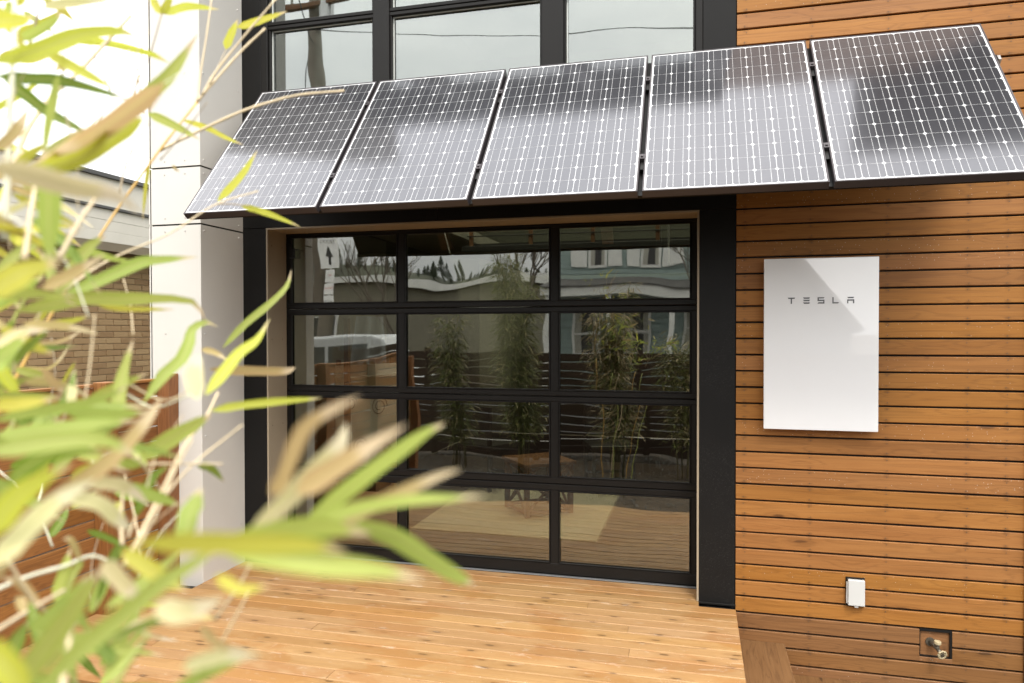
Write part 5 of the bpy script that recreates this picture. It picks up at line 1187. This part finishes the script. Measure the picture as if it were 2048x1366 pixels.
STEMS=[
([(-1.126,-3.485,1.373),(-1.107,-3.435,1.498),(-1.083,-3.384,1.614),(-1.051,-3.331,1.730),(-1.032,-3.282,1.821),(-0.983,-3.225,1.946),(-0.943,-3.170,2.050)],0.0058,"O"),
([(-0.943,-3.170,2.050),(-0.949,-3.153,2.108),(-0.949,-3.135,2.184),(-0.948,-3.116,2.282)],0.0040,"S"),
([(-0.943,-3.170,2.050),(-0.915,-3.145,2.104),(-0.878,-3.117,2.165),(-0.844,-3.091,2.214)],0.0055,"S"),
([(-0.933,-3.167,2.064),(-0.920,-3.146,2.113),(-0.879,-3.117,2.187),(-0.820,-3.084,2.277)],0.0050,"S"),
([(-0.919,-3.163,2.085),(-0.932,-3.114,2.146),(-0.952,-3.067,2.192)],0.0030,"B"),
([(-1.013,-3.189,1.956),(-0.961,-3.155,1.995),(-0.885,-3.114,2.043),(-0.838,-3.081,2.069),(-0.792,-3.048,2.090),(-0.713,-3.007,2.105)],0.0061,"S"),
([(-1.011,-3.293,1.854),(-1.017,-3.277,1.895),(-1.010,-3.257,1.952),(-0.998,-3.236,1.997),(-1.037,-3.228,2.053),(-1.020,-3.206,2.135),(-1.010,-3.185,2.222)],0.0034,"B"),
([(-0.986,-3.285,2.033),(-0.993,-3.268,2.073),(-0.997,-3.251,2.134),(-0.997,-3.233,2.235)],0.0028,"B"),
([(-0.902,-3.527,1.656),(-0.914,-3.457,1.697),(-0.927,-3.387,1.729),(-0.894,-3.306,1.775),(-0.864,-3.225,1.837),(-0.828,-3.143,1.876)],0.0038,"S"),
([(-0.896,-3.181,1.847),(-0.874,-3.166,1.849),(-0.843,-3.147,1.847)],0.0029,"B"),
([(-0.657,-3.675,1.350),(-0.678,-3.654,1.373),(-0.695,-3.632,1.407)],0.0043,"S"),
([(-0.651,-3.673,1.359),(-0.662,-3.650,1.373),(-0.676,-3.627,1.394)],0.0030,"S"),
([(-0.616,-3.716,1.342),(-0.631,-3.668,1.373),(-0.647,-3.620,1.404),(-0.655,-3.569,1.452),(-0.662,-3.519,1.481),(-0.677,-3.471,1.513)],0.0045,"S"),
([(-0.640,-3.670,1.344),(-0.638,-3.635,1.389),(-0.643,-3.601,1.426),(-0.645,-3.567,1.459)],0.0038,"S"),
([(-0.672,-3.625,1.436),(-0.650,-3.594,1.432),(-0.606,-3.557,1.427)],0.0032,"S"),
([(-0.644,-3.619,1.397),(-0.645,-3.567,1.426),(-0.612,-3.506,1.472)],0.0033,"S"),
([(-0.640,-3.669,1.453),(-0.644,-3.644,1.428),(-0.649,-3.620,1.401)],0.0037,"S"),
([(-0.809,-3.714,1.294),(-0.774,-3.692,1.309),(-0.744,-3.672,1.317),(-0.725,-3.654,1.325),(-0.712,-3.638,1.316)],0.0049,"P"),
([(-0.699,-3.788,1.369),(-0.696,-3.762,1.318),(-0.691,-3.736,1.281)],0.0043,"S"),
([(-0.714,-3.793,1.286),(-0.696,-3.763,1.302),(-0.680,-3.733,1.315)],0.0049,"S"),
([(-0.482,-3.889,1.286),(-0.469,-3.875,1.317),(-0.457,-3.861,1.342)],0.0064,"K"),
([(-0.623,-3.719,1.270),(-0.622,-3.718,1.295),(-0.621,-3.717,1.326)],0.0061,"O"),
([(-0.911,-3.632,1.697),(-0.931,-3.593,1.764),(-0.953,-3.554,1.842),(-0.966,-3.513,1.912),(-0.966,-3.470,1.974),(-0.963,-3.425,2.024),(-0.916,-3.368,2.131)],0.0090,"S"),
([(-0.946,-3.588,1.737),(-0.926,-3.582,1.800),(-0.909,-3.577,1.855)],0.0084,"S"),
([(-0.793,-3.704,1.711),(-0.801,-3.686,1.906),(-0.813,-3.671,1.973),(-0.828,-3.657,2.030)],0.0079,"P"),
([(-1.081,-3.411,2.080),(-1.071,-3.408,2.115),(-1.059,-3.405,2.161)],0.0042,"B"),
([(-0.770,-3.699,1.687),(-0.786,-3.676,1.744),(-0.803,-3.654,1.783)],0.0073,"S"),
([(-0.731,-3.689,1.687),(-0.727,-3.661,1.738),(-0.729,-3.635,1.770)],0.0067,"S"),
([(-1.034,-3.400,2.025),(-1.026,-3.398,2.035),(-1.014,-3.395,2.050)],0.0025,"B"),
([(-0.514,-3.897,1.286),(-0.531,-3.875,1.312),(-0.548,-3.853,1.332)],0.0061,"S"),
([(-0.898,-3.581,1.368),(-0.864,-3.571,1.452),(-0.838,-3.563,1.521)],0.0035,"S"),
([(-0.939,-3.589,1.584),(-0.905,-3.579,1.647),(-0.878,-3.572,1.688)],0.0042,"K"),
([(-0.911,-3.634,1.512),(-0.889,-3.602,1.578),(-0.872,-3.570,1.653)],0.0048,"S"),
([(-0.545,-3.700,1.192),(-0.513,-3.691,1.253),(-0.481,-3.681,1.314)],0.0033,"S"),
([(-0.519,-3.692,1.281),(-0.494,-3.685,1.317),(-0.481,-3.681,1.342)],0.0033,"S"),
([(-0.297,-3.942,1.464),(-0.270,-3.935,1.485),(-0.253,-3.930,1.502)],0.0017,"S"),
([(-0.765,-3.545,1.529),(-0.716,-3.533,1.507),(-0.669,-3.520,1.528)],0.0028,"S"),
([(-0.767,-3.545,1.514),(-0.730,-3.536,1.497),(-0.682,-3.524,1.514)],0.0035,"P"),
([(-0.618,-3.682,1.415),(-0.636,-3.640,1.456),(-0.637,-3.594,1.495)],0.0015,"S"),
([(-0.984,-3.340,2.017),(-0.997,-3.355,2.066),(-1.010,-3.370,2.114)],0.0030,"P"),
([(-0.812,-3.680,1.701),(-0.830,-3.672,1.762),(-0.843,-3.663,1.825)],0.0017,"S"),
([(-0.733,-3.656,1.496),(-0.750,-3.626,1.558),(-0.770,-3.597,1.625)],0.0021,"S"),
([(-1.132,-3.362,1.291),(-1.160,-3.321,1.321),(-1.206,-3.286,1.359)],0.0035,"P"),
([(-0.803,-3.594,1.837),(-0.810,-3.602,1.905),(-0.805,-3.608,1.973)],0.0025,"S"),
([(-0.892,-3.331,1.897),(-0.851,-3.320,1.946),(-0.813,-3.310,1.997)],0.0021,"B"),
([(-0.812,-3.615,1.418),(-0.742,-3.621,1.469),(-0.659,-3.625,1.496)],0.0014,"S"),
([(-0.825,-3.592,1.370),(-0.832,-3.540,1.416),(-0.809,-3.481,1.444)],0.0020,"P"),
([(-0.899,-3.579,1.824),(-0.866,-3.566,1.862),(-0.824,-3.551,1.890)],0.0014,"S"),
([(-0.884,-3.619,1.450),(-0.871,-3.630,1.526),(-0.850,-3.638,1.600)],0.0026,"S"),
([(-0.757,-3.529,1.253),(-0.818,-3.474,1.308),(-0.887,-3.421,1.372)],0.0025,"S"),
([(-1.022,-3.497,1.772),(-1.048,-3.483,1.820),(-1.075,-3.470,1.870)],0.0032,"P"),
([(-0.919,-3.351,1.980),(-0.913,-3.354,2.029),(-0.926,-3.362,2.077)],0.0031,"S"),
([(-1.029,-3.424,1.247),(-1.068,-3.423,1.317),(-1.136,-3.429,1.371)],0.0030,"P"),
([(-0.889,-3.399,1.597),(-0.924,-3.366,1.644),(-0.966,-3.335,1.694)],0.0020,"S"),
([(-0.652,-3.656,1.352),(-0.625,-3.641,1.382),(-0.594,-3.625,1.406)],0.0016,"S"),
([(-0.668,-3.704,1.809),(-0.646,-3.668,1.868),(-0.608,-3.628,1.918)],0.0018,"P"),
([(-0.854,-3.504,1.909),(-0.818,-3.492,1.978),(-0.783,-3.480,2.047)],0.0020,"S"),
([(-0.921,-3.456,1.178),(-0.979,-3.395,1.217),(-1.020,-3.329,1.263)],0.0018,"B"),
([(-0.775,-3.726,1.651),(-0.837,-3.693,1.705),(-0.923,-3.666,1.753)],0.0022,"S"),
([(-0.795,-3.498,1.242),(-0.794,-3.458,1.291),(-0.772,-3.412,1.332)],0.0016,"P"),
([(-0.952,-3.316,1.153),(-0.929,-3.307,1.221),(-0.889,-3.295,1.283)],0.0029,"B"),
([(-0.720,-3.657,1.620),(-0.762,-3.652,1.692),(-0.835,-3.656,1.748)],0.0022,"P"),
([(-0.987,-3.524,1.910),(-0.938,-3.527,1.936),(-0.878,-3.527,1.946)],0.0022,"P"),
([(-0.816,-3.700,1.822),(-0.782,-3.706,1.866),(-0.749,-3.712,1.908)],0.0015,"S"),
([(-1.034,-3.332,1.330),(-1.101,-3.276,1.392),(-1.168,-3.221,1.461)],0.0024,"S"),
([(-1.110,-3.354,1.468),(-1.114,-3.336,1.528),(-1.137,-3.322,1.592)],0.0029,"B"),
([(-1.018,-3.395,1.881),(-1.044,-3.350,1.938),(-1.052,-3.299,1.990)],0.0030,"P"),
([(-0.779,-3.613,1.761),(-0.792,-3.602,1.804),(-0.797,-3.589,1.847)],0.0013,"S"),
]

fb = thing('bamboo_plant', 'near leafy bamboo with green, yellow and dry leaves in front of the brick building', 'plant', (-1.0, -3.85, GZ))
FO = Vector(fb.location)
rl_ = random.Random(17)
def catmull(P, n):
    P = [Vector(p) for p in P]
    if len(P) == 2: return [P[0].lerp(P[1], i/n) for i in range(n+1)]
    Q = [P[0]*2-P[1]]+P+[P[-1]*2-P[-2]]; out = []
    for i in range(n+1):
        s = i/n*(len(P)-1); k = min(int(s), len(P)-2); t = s-k; a_, b_, c_, d_ = Q[k:k+4]
        out.append(.5*((2*b_)+(-a_+c_)*t+(2*a_-5*b_+4*c_-d_)*t*t+(-a_+3*b_-3*c_+d_)*t*t*t))
    return out
def blade(P, wd, cls, r=rl_, parent=fb):
    """bamboo leaf: a creased, tapering blade that follows the midrib P"""
    n = 12; pts = catmull(P, n); mb = MB(); mb.uv = []
    ln = (pts[-1]-pts[0]).length; mid = (pts[0]+pts[-1])*.5
    tow = (CAM-mid).normalized()
    tilt = r.uniform(-.55, .55); crease = r.uniform(.12, .38); tw = r.uniform(-.5, .5)
    for i, p in enumerate(pts):
        t = i/n; d = (pts[min(i+1, n)]-pts[max(i-1, 0)]).normalized()
        s0 = d.cross(tow).normalized(); n0 = s0.cross(d).normalized()
        an = tilt+tw*(t-.5); s = s0*math.cos(an)+n0*math.sin(an); nn = n0*math.cos(an)-s0*math.sin(an)
        prof_ = (min(1, t/.16)**.65)*(1-max(0, (t-.42)/.58)**1.7)
        w_ = wd*.43/max(.75, math.cos(tilt))*max(prof_, .03 if t < .5 else .0)*(1+.05*math.sin(t*17+tilt*9))
        for j, q in enumerate((-1, -.5, 0, .5, 1)):
            mb.v.append(tuple(p+s*w_*q+nn*w_*crease*abs(q)-FO)); mb.uv.append((t, .5+q*.5))
    for i in range(n):
        for j in range(4): a_ = i*5+j; mb.f.append((a_, a_+1, a_+6, a_+5))
    return mb.obj('leaf', M['l'+cls], parent, smooth=True)
for P, wd, cls in LEAVES: blade(P, wd, cls)
def stem(P, wd, cls):
    pts = catmull(P, 4*(len(P)-1)+4); mb = MB(); n = len(pts)
    rad = [wd*.5*(1-.35*i/(n-1))*(1.18 if i % 4 == 0 else 1.) for i in range(n)]
    return MB().tube([p-FO for p in pts], rad, 8).obj('culm' if wd > .005 else 'twig', M['stem'+cls], fb, smooth=True)
for P, wd, cls in STEMS: stem(P, wd, cls)
# main culms rising from the ground that carry the twigs
for k, (bx, by, tops) in enumerate(((-1.05, -3.75, (-.93, -3.62, 1.15)), (-.92, -3.95, (-.66, -3.86, 1.14)), (-1.12, -3.9, (-.86, -3.70, 1.12)), (-.85, -3.8, (-.56, -3.80, 1.1)), (-1.15, -3.7, (-1.10, -3.52, 1.3)))):
    b0 = Vector((bx, by, GZ)); t0 = Vector(tops)
    stem([b0, b0.lerp(t0, .4)+Vector((.02, 0, .03)), t0], .012, 'KOSKO'[k])
# smaller leaves filling the clump around the stems
for k in range(26):
    P, wd, cls = rl_.choice(STEMS[:1]+STEMS[10:36]); i = rl_.randrange(len(P)-1); b0 = Vector(P[i]).lerp(Vector(P[i+1]), rl_.random())
    if (b0-CAM).length < .6: continue
    d = Vector((rl_.uniform(-1, .6), rl_.uniform(-.7, .7), rl_.uniform(-.6, .7))).normalized(); ln = rl_.uniform(.05, .12)
    blade([b0, b0+d*ln*.5, b0+d*ln+Vector((0, 0, -.25*ln))], rl_.uniform(.008, .014), rl_.choice('GGYDTTP'))
